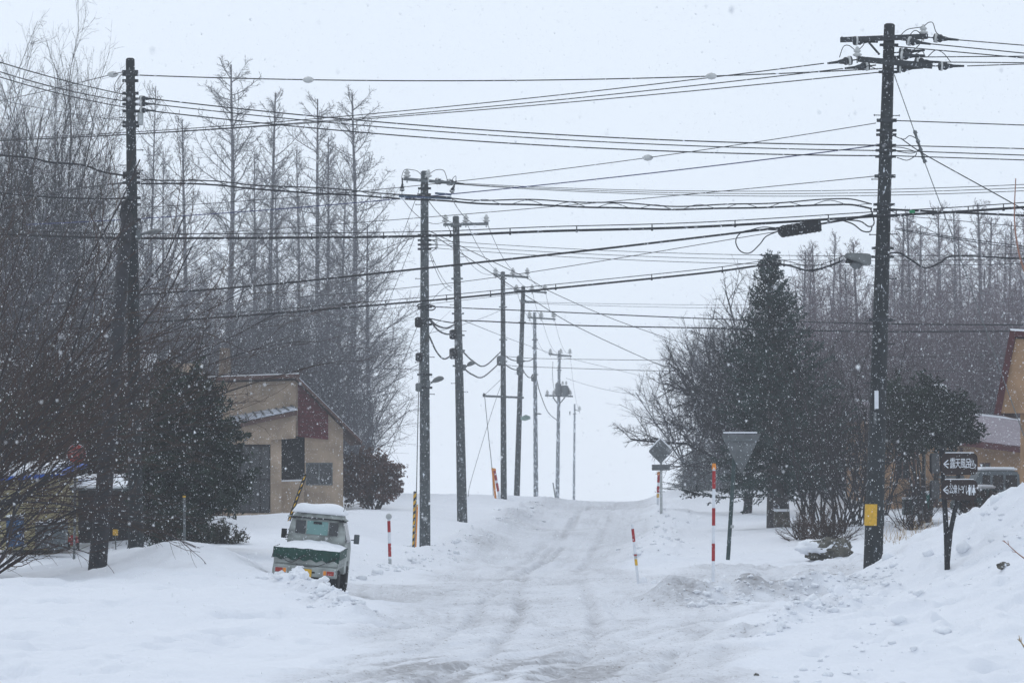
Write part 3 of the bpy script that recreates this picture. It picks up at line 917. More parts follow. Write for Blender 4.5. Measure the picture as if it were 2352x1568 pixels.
pw = [W(x, y, 62.7) for x, y in pr]
b.prism([(p.x, p.z) for p in pw], 62.45, 62.85)
b.build('lamp_shade', M['lamp_dull'], lr, bevel=.02)
b = MB(); b.box(W(1950, 598, 62.65), (.16, .2, .12), taper=.6); b.build('photocell', M['black_plastic'], lr, bevel=.01)
b = MB(); b.lathe([(.05, .05), (.13, .0), (.14, -.05), (.08, -.12), (.02, -.14)], 14, W(1967, 604, 62.65)); b.build('lamp_glass', M['sign_grey'], lr, smooth=True)
b = MB(); b.tube(catmull([W(1950, 604, 62.6), W(1960, 612, 62.6), W(1975, 606, 62.6)], 6), .008, 5)
b.tube(catmull([W(1955, 602, 62.6), W(1966, 616, 62.6), W(1980, 604, 62.6)], 6), .008, 5); b.build('lamp_wire', M['wire'], lr)
street_lamp('small grey street lamp on the tallest pole left of the road', (984, 882), (1018, 868), 83.9)
street_lamp('small grey street lamp on the pole right of the tallest', (1067, 844), (1090, 832), 104.8, .17)
street_lamp('pale street lamp on the near left pole, seen among twigs', (318, 540), (372, 531), 64.8, .12)
street_lamp('tiny street lamp arm on the thin upright distant pole', (1231, 950), (1242, 951), 175.8, .1)
sl = thing('street_lamp', 'snow topped street lamp rising out of the dark pine on the right', 'street lamp', W(2122, 1180, 86), group='street lamps fixed to the utility poles')
b = MB(); b.tube([W(2122, 1185, 86), W(2122, 905, 86), W(2128, 896, 86), W(2142, 893, 86)], [.06, .045, .03, .03], 10); b.build('lamp_post', M['steel'], sl)
b = MB(); q = W(2157, 892, 86)
b.lathe([(.02, -.24), (.075, -.2), (.085, 0), (.085, .15), (.05, .22), (.02, .24)], 14, q, 'X'); b.build('lamp_head', M['lamp_shell'], sl, smooth=True)
b = MB(); b.lathe([(.01, -.23), (.06, -.18), (.075, 0), (.07, .16), (.02, .22)], 12, q + Vector((0, 0, .06)), 'X'); b.build('snow_cap', M['snow'], sl, smooth=True)

# ------------------------------------------------------------------ wires
def span(pts, n=40):
    P = [W(*p) for p in pts]
    if len(P) == 2:
        e = P[1] + (P[1] - P[0]).normalized() * (18 if pts[1][0] > 2372 else 0)
        return [P[0].lerp(e, k / 10) for k in range(11)]
    if len(P) == 3:
        A, B = P[0], P[2]
        lo, hi = 0.0, 1.0
        up = proj(B)[0] > proj(A)[0]
        for _ in range(40):
            m = (lo + hi) / 2
            if (proj(A.lerp(B, m))[0] < pts[1][0]) == up: lo = m
            else: hi = m
        q = A.lerp(B, lo)
        zm = W(pts[1][0], pts[1][1], q.y).z
        sg = (q.z - zm) / max(4 * lo * (1 - lo), 1e-3)
        t0 = -.3 if not -20 < pts[0][0] < 2372 else 0.0      # lines that leave the view run on to poles further off
        t1 = 1.3 if not -20 < pts[2][0] < 2372 else 1.0
        ts = [t0 + (t1 - t0) * k / n for k in range(n + 1)]
        return [A + (B - A) * t - Vector((0, 0, 4 * sg * t * (1 - t))) for t in ts]
    if not -20 < pts[0][0] < 2372: P.insert(0, P[0] + (P[0] - P[1]).normalized() * 12)
    if not -20 < pts[-1][0] < 2372: P.append(P[-1] + (P[-1] - P[-2]).normalized() * 12)
    return catmull(P, 10)
def wire(label, pts, r=.011, m='wire', name='power_line', cat='wire', group=None, messenger=None, helix=False, balls=(), wobble=0):
    P = span(pts)
    if wobble:
        P = span(pts, 90) if len(pts) == 3 else catmull(P, 3)
        P = [p + Vector((0, 0, wobble * (math.sin(p.x * 3.1) * .6 + math.sin(p.x * 1.2 + 1)))) for i, p in enumerate(P)]
    b = MB(); b.tube(P, r, 6)
    o = b.build(name, M[m], None, smooth=True)
    tag(o, label, cat, group)
    if messenger:
        b = MB(); Q = [p + Vector((0, 0, messenger)) for p in P]
        b.tube(Q, r * .38, 5)
        for i in range(2, len(P) - 1, 5):
            b.tube([P[i], Q[i] + Vector((.0, 0, .01))], r * .4, 4)
            b.box(P[i] + Vector((0, 0, -.02)), (r * 1.6, r * 2.0, r * 1.8))
        b.build('messenger_wire', M['wire'], o, world=False)
    if helix:
        b = MB(); H = []; acc = 0.0
        for i in range(len(P) - 1):
            L_s = (P[i + 1] - P[i]).length
            for k in range(max(1, int(L_s / .1))):
                u = k / max(1, int(L_s / .1)); q = P[i].lerp(P[i + 1], u); t = (acc + L_s * u) * 6.5
                H.append(q + Vector((0, math.cos(t) * .05, math.sin(t) * .055 + .045)))
            acc += L_s
        b.tube(H, .008, 4)
        b.build('lashing_wire', M['wire'], o, world=False)
        b = MB(); b.tube([p + Vector((0, .03, .10 + .022 * math.sin(p.x * 1.1) + .012 * math.sin(p.x * 2.7 + 1))) for i, p in enumerate(P)], r * .7, 5)
        b.build('second_strand', M['wire'], o, world=False)
    for X in balls:
        j = min(range(len(P)), key=lambda i: abs(proj(P[i])[0] - X))
        k2 = min(j + 1, len(P) - 1)
        x0, x1 = proj(P[j - 1])[0], proj(P[k2])[0]
        q = P[j - 1].lerp(P[k2], (X - x0) / (x1 - x0) if x1 != x0 else 0)
        b = MB(); b.lathe([(.015, -.13), (.06, -.08), (.08, 0), (.06, .08), (.015, .13)], 12, q, 'X')
        b.build('egg_insulator', M['porcelain'], o, world=False, smooth=True)
    return o
GN, GL, GT, GF = 'overhead power wires', 'wires crossing between the two near poles', 'telephone cables', 'faint far wires behind the spruce'
wire('topmost wire between the two near poles with two white egg insulators', [(318, 173, 65), (976, 186, 64), (2026, 158, 63)], .014, group=GL, balls=(708, 1634))
wire('upper of three wires falling left from the right pole top', [(1892, 146, 62.7), (861, 261, 73), (-80, 322, 90)], .013, group=GL)
wire('middle of three wires falling left from the right pole top', [(1936, 158, 62.7), (861, 268.5, 73), (-80, 325, 90)], .013, group=GL)
wire('lower of three wires falling left from the right pole top', [(2024, 166, 63), (861, 272, 73), (-80, 327, 90)], .013, group=GL)
wire('upper of three black wires sagging from left pole to right pole', [(338, 226, 65), (976, 289, 64), (2012, 334, 63)], .015, group=GL)
wire('middle of three black wires sagging from left pole to right pole', [(338, 238, 65), (976, 300, 64), (2012, 346, 63)], .013, group=GL)
wire('lowest of three black wires sagging from left pole to right pole', [(338, 254, 65), (976, 316, 64), (2014, 358, 63)], .015, group=GL)
GR = 'wires leaving the right pole to the right'
for lab, a, c in [('topmost wire running off right from the crossarm of the right pole', (2187, 91), (2352, 104)), ('second wire running off right from the right pole crossarm', (2124, 100), (2352, 122)),
                  ('third wire running off right below the crossarm of the right pole', (2057, 107), (2352, 133)), ('fourth wire rising slightly to the right from the right pole', (2052, 132), (2352, 129)),
                  ('fifth wire to the right from the slanted crossarm', (2160, 143), (2352, 144)), ('sixth wire to the right from the slanted crossarm end', (2222, 152), (2352, 147)),
                  ('single thin wire to the right of the right pole beside the guy wire', (2048, 277), (2352, 287)), ('upper low voltage wire leaving the right pole to the right', (2047, 334), (2352, 341)),
                  ('middle low voltage wire leaving the right pole to the right', (2047, 346), (2352, 356)), ('lowest low voltage wire leaving the right pole to the right', (2050, 358), (2352, 367))]:
    dx = (c[0] - a[0]); k = 1.12
    wire(lab, [(a[0], a[1], 62.8), (c[0] + 120, c[1] + (c[1] - a[1]) / dx * 120 + 1, 60)], .013, group=GR)
GQ = 'wires leaving the left pole to the left'
wire('upper of three wires climbing left from the left pole', [(290, 218, 65), (150, 186, 63), (-60, 124, 60)], .012, group=GQ)
wire('middle of three wires climbing left from the left pole', [(290, 233, 65), (130, 202, 63), (-60, 145, 60)], .012, group=GQ)
wire('lowest of three wires climbing left from the left pole', [(290, 247, 65), (100, 206, 63), (-60, 158, 60)], .012, group=GQ)
wire('thin wire with a white egg insulator left of the left pole top', [(287, 165, 65), (259, 171, 66), (100, 210, 75), (-60, 245, 85)], .011, group=GQ, balls=(259,))
wire('faint thin wire left of the left pole below the power wires', [(286, 277, 65), (57, 242, 62), (-60, 215, 60)], .008, 'wire_grey', group=GQ)
wire('wavy thick telephone cable climbing left from the left pole', [(290, 403, 65), (240, 398, 64), (190, 384, 63.5), (120, 376, 63), (60, 362, 62.5), (-60, 352, 61)], .024, group=GT, wobble=.03, name='telephone_cable', cat='cable')
wire('telephone cable dropping gently left from the left pole', [(287, 420, 65), (145, 438, 70), (-60, 480, 78)], .02, group=GT, name='telephone_cable', cat='cable')
wire('lower telephone cable left of the left pole', [(290, 456, 65), (120, 453, 63), (-60, 436, 61)], .02, group=GT, name='telephone_cable', cat='cable')
wire('lashed telephone cable with spiral strand from left pole to right pole', [(324, 421, 65), (487, 423, 64.8), (632, 439, 64.5), (976, 458, 64.2), (1115, 468, 64), (1361, 476, 63.8), (1608, 480, 63.4), (1800, 476, 63.1), (1900, 471, 63), (1956, 469, 62.9), (2003, 478, 62.85)], .022, group=GT, helix=True, wobble=.012, name='telephone_cable', cat='cable')
wire('long level black cable across the whole view at mid height', [(-60, 535, 68), (150, 543, 67), (326, 547, 66), (650, 546, 65), (976, 542, 64), (1260, 531, 63.5), (1608, 521, 63), (2008, 497, 62.7), (2190, 487, 61.5), (2352, 476, 60.5), (2500, 466, 60)], .030, group=GT, messenger=.10, name='telephone_cable', cat='cable')
wire('black cable climbing right to the black closure box', [(-60, 712, 74), (165, 694, 72), (322, 677, 70.5), (600, 655, 68.5), (976, 616, 66), (1361, 574, 64.2), (1608, 545, 63.3), (1767, 526, 62.8), (1800, 523, 62.7)], .026, group=GT, name='telephone_cable', cat='cable')
wire('lowest long black cable climbing right, wavy near the wedge lamp', [(-60, 775, 74), (95, 760, 73), (322, 742, 70.5), (650, 718, 68), (976, 691, 66), (1204, 669, 65), (1608, 628, 63.3), (1779, 607, 62.9), (1855, 621, 62.8), (1900, 612, 62.8), (1940, 596, 62.7)], .024, group=GT, messenger=.09, name='telephone_cable', cat='cable')
wire('wavy black cable running right from the right pole at lamp height', [(2036, 582, 62.8), (2065, 581, 62.5), (2090, 595, 62.3), (2125, 615, 62), (2160, 603, 61.6), (2194, 588, 61.2), (2352, 594, 60), (2450, 598, 59.5)], .020, group=GT, name='telephone_cable', cat='cable')
wire('blue wire rising from the left bushes to the right pole', [(60, 516, 80), (894, 459, 70), (2008, 335, 63)], .014, 'wire_blue', group=GN)
wire('thin wire with a grey egg insulator rising to the right pole', [(322, 477, 78), (1038, 418, 70), (2012, 283, 63)], .010, group=GN, balls=(1488,))
wire('thin wire rising from the left trees to the right pole above the lashed cable', [(330, 545, 84), (1244, 477, 70), (2008, 405, 63)], .010, group=GN)
wire('thin wire rising to the right that ends above the black closure box', [(633, 688, 84), (1100, 642, 72), (1767, 535, 64), (2004, 496, 63)], .009, group=GN)
wire('thin lower wire rising from the trees beneath the cable to the closure', [(322, 760, 90), (861, 712, 78), (1240, 668, 68)], .007, 'wire_grey', group=GN)
GP = 'wires leaving the tallest row pole to the right'
for lab, a, m1, c in [('upper of three thin wires level from the tallest row pole', 420, 439, 422), ('middle of three thin wires level from the tallest row pole', 422, 444, 430), ('lower of three thin wires level from the tallest row pole', 423, 449, 437)]:
    wire(lab, [(1045, a, 83.4), (1608, m1, 78), (2500, c - 6, 72)], .010, group=GP)
for lab, a, m1, c in [('upper of three faint wires from the small brackets of the row pole', 552, 583, 578), ('middle of three faint wires from the small brackets of the row pole', 562, 593, 590), ('lower of three faint wires from the small brackets of the row pole', 570, 603, 602)]:
    wire(lab, [(1002, a, 83.8), (1608, m1, 80), (2500, c, 76)], .009, group=GP)
wire('black cable from the tallest row pole passing in front of the spruce, upper', [(985, 704, 83.8), (1250, 715, 82), (1608, 731, 80), (2008, 743, 78), (2450, 747, 76)], .017, group=GT, name='telephone_cable', cat='cable')
wire('black cable from the tallest row pole passing in front of the spruce, lower', [(985, 731, 83.8), (1040, 741, 83.5), (1070, 736, 83), (1320, 747, 81.5), (1608, 753, 80), (1988, 761, 78), (2450, 760, 76)], .019, group=GT, name='telephone_cable', cat='cable')
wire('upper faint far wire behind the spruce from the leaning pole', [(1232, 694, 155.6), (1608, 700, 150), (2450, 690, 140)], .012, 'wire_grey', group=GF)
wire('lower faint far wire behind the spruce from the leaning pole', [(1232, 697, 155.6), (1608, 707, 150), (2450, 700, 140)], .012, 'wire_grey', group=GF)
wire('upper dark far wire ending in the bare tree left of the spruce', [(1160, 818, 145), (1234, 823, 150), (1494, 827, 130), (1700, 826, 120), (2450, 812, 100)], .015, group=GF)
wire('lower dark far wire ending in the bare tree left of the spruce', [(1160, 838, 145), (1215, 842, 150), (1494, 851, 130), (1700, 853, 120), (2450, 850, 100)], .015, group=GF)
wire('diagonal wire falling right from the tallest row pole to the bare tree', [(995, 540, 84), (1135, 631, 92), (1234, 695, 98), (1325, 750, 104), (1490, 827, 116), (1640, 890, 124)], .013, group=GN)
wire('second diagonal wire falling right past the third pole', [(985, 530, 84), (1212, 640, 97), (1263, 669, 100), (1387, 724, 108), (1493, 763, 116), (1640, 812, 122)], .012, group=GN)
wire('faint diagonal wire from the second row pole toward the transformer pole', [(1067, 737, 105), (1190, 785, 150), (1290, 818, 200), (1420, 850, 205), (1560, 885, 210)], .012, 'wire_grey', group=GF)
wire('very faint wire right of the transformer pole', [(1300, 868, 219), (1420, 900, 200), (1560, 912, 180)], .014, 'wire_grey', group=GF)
# spans between the row poles
GS = 'spans between the poles in the row'
rows = [((920, 450, 84), (1023, 508, 104.8)), ((975, 447, 84), (1070, 508, 104.8)), ((1036, 453, 83.6), (1117, 508, 104.8)),
        ((1023, 508, 104.8), (1138, 627, 144.8)), ((1070, 508, 104.8), (1178, 627, 144.8)), ((1117, 508, 104.8), (1211, 627, 144.8)),
        ((1138, 627, 144.8), (1186, 664, 155.8)), ((1178, 627, 144.8), (1222, 664, 155.8)), ((1211, 627, 144.8), (1252, 664, 155.8)),
        ((1186, 664, 155.8), (1216, 726, 175.8)), ((1222, 664, 155.8), (1243, 726, 175.8)), ((1252, 664, 155.8), (1272, 726, 175.8)),
        ((1216, 726, 175.8), (1264, 809, 219.8)), ((1243, 726, 175.8), (1288, 809, 219.8)), ((1272, 726, 175.8), (1309, 809, 219.8)),
        ((1309, 809, 219.8), (1331, 940, 279.8))]
sides = ('left', 'middle', 'right')
names = ('tallest pole and the one beside it', 'second row pole and the third', 'third row pole and the leaning one', 'leaning pole and the thin upright one', 'thin upright pole and the transformer pole')
for i, (a, c) in enumerate(rows):
    A, B = W(*a), W(*c)
    sg = (B - A).length * .018
    b = MB(); b.tube([A.lerp(B, k / 16) - Vector((0, 0, 4 * sg * (k / 16) * (1 - k / 16))) for k in range(17)], .011, 5)
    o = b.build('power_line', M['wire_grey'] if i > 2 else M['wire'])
    lab = '%s wire of the three between the %s' % (sides[i % 3], names[i // 3]) if i < 15 else 'last wire down from the transformer pole to the farthest pole'
    tag(o, lab, 'wire', GS)
GD = 'drooping cables between the row poles'
for lab, pts, r in [('upper drooping cable between the tallest row pole and the next', [(986, 732, 84), (1003, 747, 90), (1025, 753, 98), (1045, 745, 105)], .03),
                    ('shorter second drooping cable left of the second row pole', [(986, 733, 84), (1005, 757, 90), (1025, 767, 98), (1042, 766, 105)], .03),
                    ('deep drooping cable between the tallest row pole and the next', [(986, 772, 84), (1003, 808, 90), (1021, 824, 98), (1041, 812, 105)], .028),
                    ('upper drooping cable between the second and third row poles', [(1061, 805, 105), (1085, 828, 118), (1113, 840, 130), (1150, 808, 145)], .032),
                    ('lower drooping cable between the second and third row poles', [(1064, 845, 105), (1085, 860, 118), (1110, 865, 130), (1149, 832, 145)], .032),
                    ('upper short drooping cable from the third pole to the leaning pole', [(1160, 816, 145), (1175, 826, 150), (1193, 827, 156)], .03),
                    ('lower short drooping cable from the third pole to the leaning pole', [(1160, 836, 145), (1177, 847, 150), (1193, 849, 156)], .03),
                    ('drooping cable just right of the leaning pole', [(1202, 828, 156), (1213, 829, 165), (1226, 822, 176)], .03),
                    ('lowest drooping cable just right of the leaning pole', [(1202, 850, 156), (1214, 866, 165), (1227, 860, 176)], .03),
                    ('long drooping cable from the thin pole to the transformer pole', [(1232, 868, 176), (1240, 900, 190), (1258, 945, 205), (1281, 966, 220)], .03)]:
    wire(lab, pts, r, group=GD, name='telephone_cable', cat='cable')
GW = 'thin wires fanning from the tallest row pole'
for lab, pts in [('thin wire fanning steeply left from the top of the tallest row pole', [(963, 435, 84), (875, 667, 95), (845, 740, 100)]), ('thin wire fanning left from the middle of the tallest row pole', [(951, 547, 84), (868, 745, 95), (840, 800, 100)]),
                 ('dark wire from the tallest row pole down left to the house eave', [(961, 742, 84), (905, 880, 92), (826, 1016, 104)]), ('wire from the tallest row pole left into the larches', [(965, 540, 84), (810, 598, 100), (640, 655, 120)]),
                 ('wire from below the tallest row pole arm left toward the house', [(963, 709, 84), (906, 743, 90), (780, 800, 110)]), ('faint lower wire left of the tallest row pole', [(965, 835, 84), (900, 865, 92), (800, 890, 105)]),
                 ('first of the slack wires between the two front row poles', [(986, 580, 84), (1010, 640, 92), (1037, 668, 105)]), ('second of the slack wires between the two front row poles', [(987, 576, 84), (1015, 636, 92), (1038, 662, 105)]),
                 ('faint wire rising left from the second row pole bracket', [(1040, 655, 105), (1005, 675, 96), (985, 700, 84)]), ('long pale wire from the second row pole far down to the field', [(1165, 705, 145), (1080, 740, 120), (985, 765, 90)])]:
    wire(lab, pts, .009, 'wire_grey' if 'faint' in lab or 'thin' in lab or 'pale' in lab else 'wire', group=GW)
# guys
def guy(label, pts, r=.01):
    return wire(label, pts, r, 'steel', name='guy_wire', cat='guy wire', group='guy wires')
gw = guy('long guy wire with a clamp tube slanting down right from the right pole', [(2054, 172, 63), (2099, 299, 62.6), (2123, 370, 62.4), (2198, 571, 61.8), (2274, 785, 61.2), (2352, 1000, 60.4), (2395, 1110, 60)], .010)
b = MB(); b.tube([W(2100, 300, 62.6), W(2123, 369, 62.4)], .030, 8)
for X, Y in ((2101, 302), (2107, 322), (2113, 341), (2119, 358), (2123, 368)): b.tube([W(X, Y, 62.5), W(X + 3, Y + 6, 62.5)], .045, 8)
b.build('clamp_tube', M['steel'], gw, world=False)
guy('vertical guy wire beside the foot of the tallest row pole', [(964, 822, 84), (960, 960, 82), (956, 1150, 80), (951, 1290, 78)], .014)
guy('guy wire from the steel strut down to the orange guard', [(1113, 909, 150), (1122, 1000, 148), (1130, 1075, 146), (1133, 1138, 145)], .018)
guy('faint guy wire crossing the strut and reaching the field', [(1156, 868, 145.2), (1125, 960, 142), (1083, 1100, 138), (1075, 1140, 137)], .012)
wire('black drop wire slanting down right from the coil on the right pole', [(2069, 318, 62.6), (2109, 346, 62), (2161, 376, 61.5), (2352, 482, 60), (2480, 560, 59)], .012, group=GR)
wire('thick black cable leaving the right pole above the long level cable', [(2041, 481, 62.8), (2150, 486, 62), (2352, 495, 60.5), (2450, 499, 60)], .026, group=GT, name='telephone_cable', cat='cable')
wire('thin wire drooping right below the cables of the right pole', [(2060, 495, 63), (2200, 507, 66), (2450, 531, 70)], .009, group=GR)
wire('upper of twin wires falling right from the bracket on the right pole', [(2057, 524, 63), (2200, 546, 64), (2450, 576, 66)], .011, group=GR)
wire('lower of twin wires falling right from the bracket on the right pole', [(2057, 527, 63), (2200, 550, 64), (2450, 583, 66)], .011, group=GR)
wire('thin faint wire falling far right from the right pole across the forest', [(2048, 485, 63), (2200, 560, 70), (2450, 672, 80)], .009, 'wire_grey', group=GR)
wire('short thin wire falling from the bracket of the right pole', [(2061, 531, 63), (2101, 575, 66), (2280, 675, 80)], .009, 'wire_grey', group=GR)

# closure box with its loop of cable
cl = thing('cable_closure', 'black finned cable closure box hanging on the cable left of the right pole', 'cable closure', W(1835, 525, 62.6))
b = MB()
A_, B_ = W(1788, 532, 62.6), W(1886, 517, 62.6)
pr = [(0, -.04), (.06, -.13), (.78, -.13), (.86, -.05), (.86, .09), (.80, .12), (.05, .11), (0, .06)]
ang = math.atan2(B_.z - A_.z, B_.x - A_.x)
ca, sa = math.cos(ang), math.sin(ang)
b.prism([(A_.x + x * 1.1 * ca - z * sa, A_.z + x * 1.1 * sa + z * ca) for x, z in pr], 62.48, 62.76)
for k in range(9):
    x0 = .08 + k * .09
    b.prism([(A_.x + x * 1.1 * ca - z * sa, A_.z + x * 1.1 * sa + z * ca) for x, z in [(x0, -.136), (x0 + .05, -.136), (x0 + .05, .118), (x0, .118)]], 62.46, 62.78)
b.build('housing', M['black_plastic'], cl, bevel=.008)
b = MB(); b.tube(catmull([W(1790, 529, 62.5), W(1745, 527, 62.5), W(1705, 533, 62.5), (W(1690, 553, 62.5)), W(1700, 576, 62.5), W(1722, 581, 62.5), W(1745, 561, 62.5), W(1760, 543, 62.5), W(1788, 531, 62.5)], 8), .014, 6)
b.tube(catmull([W(1790, 524, 62.55), W(1750, 522, 62.5), W(1715, 531, 62.5)], 6), .012, 6)
b.build('cable_loop', M['wire'], cl, smooth=True)
b = MB(); b.tube(catmull([W(1886, 514, 62.6), W(1930, 506, 62.6), W(1980, 497, 62.6), W(2004, 492, 62.7)], 6), .022, 6)
b.build('cable_tail', M['wire'], cl, smooth=True)
b = MB(); b.box(W(2095, 486, 62), (.12, .06, .07)); tag(b.build('cable_tag', M['green_tag'], bevel=.01), 'small green tag on the thick cable right of the right pole', 'tag')
#--PART2--
# ------------------------------------------------------------------ snow stakes and guards
def stake(name, label, cat, base, top, D, r, bands, group, body='white', dD=0.0, cap=None):
    a, e = W(base[0], base[1], D), W(top[0], top[1], D + dD)
    o = thing(name, label, cat, a, group=group)
    d = e - a
    b = MB(); b.tube([a - d.normalized() * .3, e], r, 12); b.build('shaft', M[body], o)
    for t0, t1, m, nm in bands:
        b = MB(); b.tube([a + d * t0, a + d * t1], r * 1.09, 12); b.build(nm, M[m], o)
    if cap == 'ball':
        b = MB(); k = r * 2.1; b.lathe([(k * .3, -k), (k * .8, -k * .6), (k, 0), (k * .8, k * .6), (k * .3, k)], 12, e + Vector((0, 0, k * .6))); b.build('reflector_disc', M['lamp_shell'], o, smooth=True)
    if cap == 'orange':
        b = MB(); b.tube([e - d.normalized() * .1, e + d.normalized() * .02], [r * 1.5, r * 1.1], 12); b.build('orange_cap', M['orange'], o)
    return o
GG = 'red and white snow stakes'
stake('snow_stake', 'tall red and white snow stake with orange tip in front of the triangular sign', 'snow stake', (1638, 1333), (1640, 1066), 60, .033,
      [(.17, .32, 'red', 'red_band'), (.475, .625, 'red', 'red_band'), (.79, .945, 'red', 'red_band')], GG, cap='orange')
stake('snow_stake', 'short tilted snow stake with a yellow band, alone in the right of the road', 'snow stake', (1466, 1338), (1452, 1203), 60, .028,
      [(.30, .41, 'yellow', 'yellow_band'), (.42, .46, 'lamp_shell', 'grey_band'), (.46, .49, 'red', 'red_band'), (.70, .92, 'red', 'red_band')], GG)
stake('snow_stake', 'red and white snow stake with a round reflector left of the road', 'snow stake', (896, 1302), (893, 1190), 71, .037,
      [(.0, .17, 'lamp_shell', 'grey_band'), (.22, .49, 'red', 'red_band'), (.72, .95, 'red', 'red_band')], GG, cap='ball')
stake('snow_stake', 'far tilted red and white stake beside the orange guard', 'snow stake', (1147, 1142), (1135, 1076), 144, .06,
      [(.22, .5, 'red', 'red_band'), (.6, .95, 'red', 'red_band')], GG, cap='orange')
stake('snow_stake', 'slim red and white stake behind the diamond sign post', 'snow stake', (1511, 1142), (1513, 1084), 118, .05,
      [(.0, .15, 'yellow', 'yellow_band'), (.2, .45, 'red', 'red_band'), (.6, .9, 'red', 'red_band')], GG, cap='orange')
stake('guy_guard', 'orange plastic guard round the far guy wire', 'guy guard', (1138, 1142), (1131, 1074), 144.5, .055, [(.97, 1.0, 'yellow', 'cap')], 'plastic guy wire guards', 'orange')
stake('guy_guard', 'orange plastic guard beside the tallest row pole', 'guy guard', (952, 1292), (958, 1158), 80.5, .035, [(.97, 1.0, 'yellow', 'cap')], 'plastic guy wire guards', 'orange')
def striped(label, base, top, D, r, n, name='guy_guard', cat='guy guard', phase=0):
    a, e = W(*base, D), W(*top, D)
    o = thing(name, label, cat, a, group='black and yellow striped poles')
    d = e - a
    b = MB(); b.tube([a, e], r, 12); b.build('shaft', M['black_plastic'], o)
    for k in range(n):
        t0 = (k + .1) / n; t1 = (k + .62) / n
        A = a + d * t0; B = a + d * t1
        b = MB(); vs = []
        for p in (A, B):
            for j in range(12):
                q = 2 * math.pi * j / 12
                vs.append(p + Vector((math.cos(q) * r * 1.08, math.sin(q) * r * 1.08, math.cos(q) * r * 1.0)))
        b.add(vs, [(j, (j + 1) % 12, (j + 1) % 12 + 12, j + 12) for j in range(12)] + [tuple(range(12)), tuple(range(23, 11, -1))])
        b.build('yellow_stripe', M['yellow'], o)
    return o
striped('black and yellow striped guard standing left of the tallest row pole', (949, 1297), (953, 1128), 80, .04, 11)
striped('black and yellow striped pole leaning behind the small truck', (664, 1195), (702, 1088), 66, .04, 7, 'striped_pole', 'striped pole')
st = thing('marker_post', 'thin grey steel marker post with yellow top in the left snowbank', 'marker post', W(423, 1254, 60.5))
b = MB(); b.tube([W(424, 1262, 60.5), W(423, 1142, 60.5)], .028, 10); b.build('shaft', M['steel'], st)
b = MB(); b.tube([W(423, 1142, 60.5), W(423, 1138, 60.5)], .032, 10); b.build('cap', M['yellow'], st)

# ------------------------------------------------------------------ signs
sg = thing('triangular_sign', 'back of an inverted triangular road sign on a leaning dark green post', 'road sign', W(1673, 1280, 66))
b = MB(); b.tube([W(1672, 1285, 66), W(1690, 1000, 66)], .048, 14); b.build('post', M['green_post'], sg)
c = [W(1655, 996, 65.9), W(1747, 997, 65.9), (W(1703, 1088, 65.9))]
def round_poly(P, r, n=4):
    out = []
    for i in range(len(P)):
        a, p, q = Vector(P[i - 1]), Vector(P[i]), Vector(P[(i + 1) % len(P)])
        u = (a - p).normalized() * r; v = (q - p).normalized() * r
        for k in range(n + 1):
            t = k / n
            out.append(tuple((p + u) * (1 - t) ** 2 + p * 2 * t * (1 - t) + (p + v) * t * t))
    return out
P2 = round_poly([(p.x, p.z) for p in c], .08)
b = MB(); b.prism(P2, 65.86, 65.88); b.build('sign_plate', M['sign_grey'], sg)
b = MB()
for V, x0, x1 in ((1010, 1664, 1738), (1060, 1690, 1716)):
    b = MB(); b.beam(W(x0, V, 65.84), W(x1, V, 65.84), .03, .05); b.build('bracket', M['steel'], sg)
b = MB(); b.tube([W(1680, 1212, 66), W(1680.6, 1205, 66)], .056, 14); b.build('post_sleeve', M['lamp_shell'], sg)
b = MB(); p = W(1700, 993, 65.87); b.box(p, (.8, .05, .035)); b.build('snow_cap', M['snow'], sg, bevel=.012)

dg = thing('diamond_sign', 'back of a diamond road sign with a small plate on a pale steel post', 'road sign', W(1519, 1192, 97))
b = MB(); b.tube([W(1519, 1196, 97), W(1518, 1012, 97)], .045, 12); b.build('post', M['lamp_shell'], dg)
q = W(1517, 1036, 96.9); k = .42
b = MB(); b.prism(round_poly([(q.x - k, q.z), (q.x, q.z - k), (q.x + k, q.z), (q.x, q.z + k)], .07), 96.86, 96.88); b.build('sign_plate', M['sign_grey'], dg)
q = W(1518, 1073, 96.9)
b = MB(); b.box(q, (.62, .03, .20)); b.build('supplementary_plate', M['sign_grey'], dg, bevel=.01)
b = MB()
for dz in (.12, -.12):
    b = MB(); b.box(W(1517, 1036, 96.83) + Vector((0, 0, dz)), (.35, .03, .04)); b.build('bracket', M['steel'], dg)
b = MB(); q = W(1517, 1036, 96.87); b.beam(q + Vector((-.36, 0, .09)), q + Vector((0, 0, .45)), .04, .04); b.beam(q + Vector((0, 0, .45)), q + Vector((.36, 0, .09)), .04, .04); b.build('snow_cap', M['snow'], dg)

ne = thing('round_sign', 'round red road sign crusted with snow behind the left bushes', 'road sign', W(172, 1275, 66))
b = MB(); b.tube([W(170, 1290, 66), W(174, 1022, 66)], .03, 12); b.build('post', M['steel'], ne)
q = W(176, 1042, 65.93)
b = MB(); b.lathe([(.235, -.01), (.235, .01)], 32, q, 'Y'); b.build('sign_plate', M['white'], ne)
b = MB(); b.lathe([(.215, -.018), (.215, -.008)], 32, q, 'Y'); b.build('red_disc', mat('faded_sign_red', (.36, .04, .03), .6, .2, 8, snow=.16, sscale=9), ne)
b = MB(); b.prism([(q.x - .17, q.z + .02), (q.x + .17, q.z + .02), (q.x + .17, q.z + .09), (q.x - .17, q.z + .09)], q.y - .024, q.y - .019); b.build('white_bar', mat('worn_white_bar', (.38, .16, .15), .6), ne)

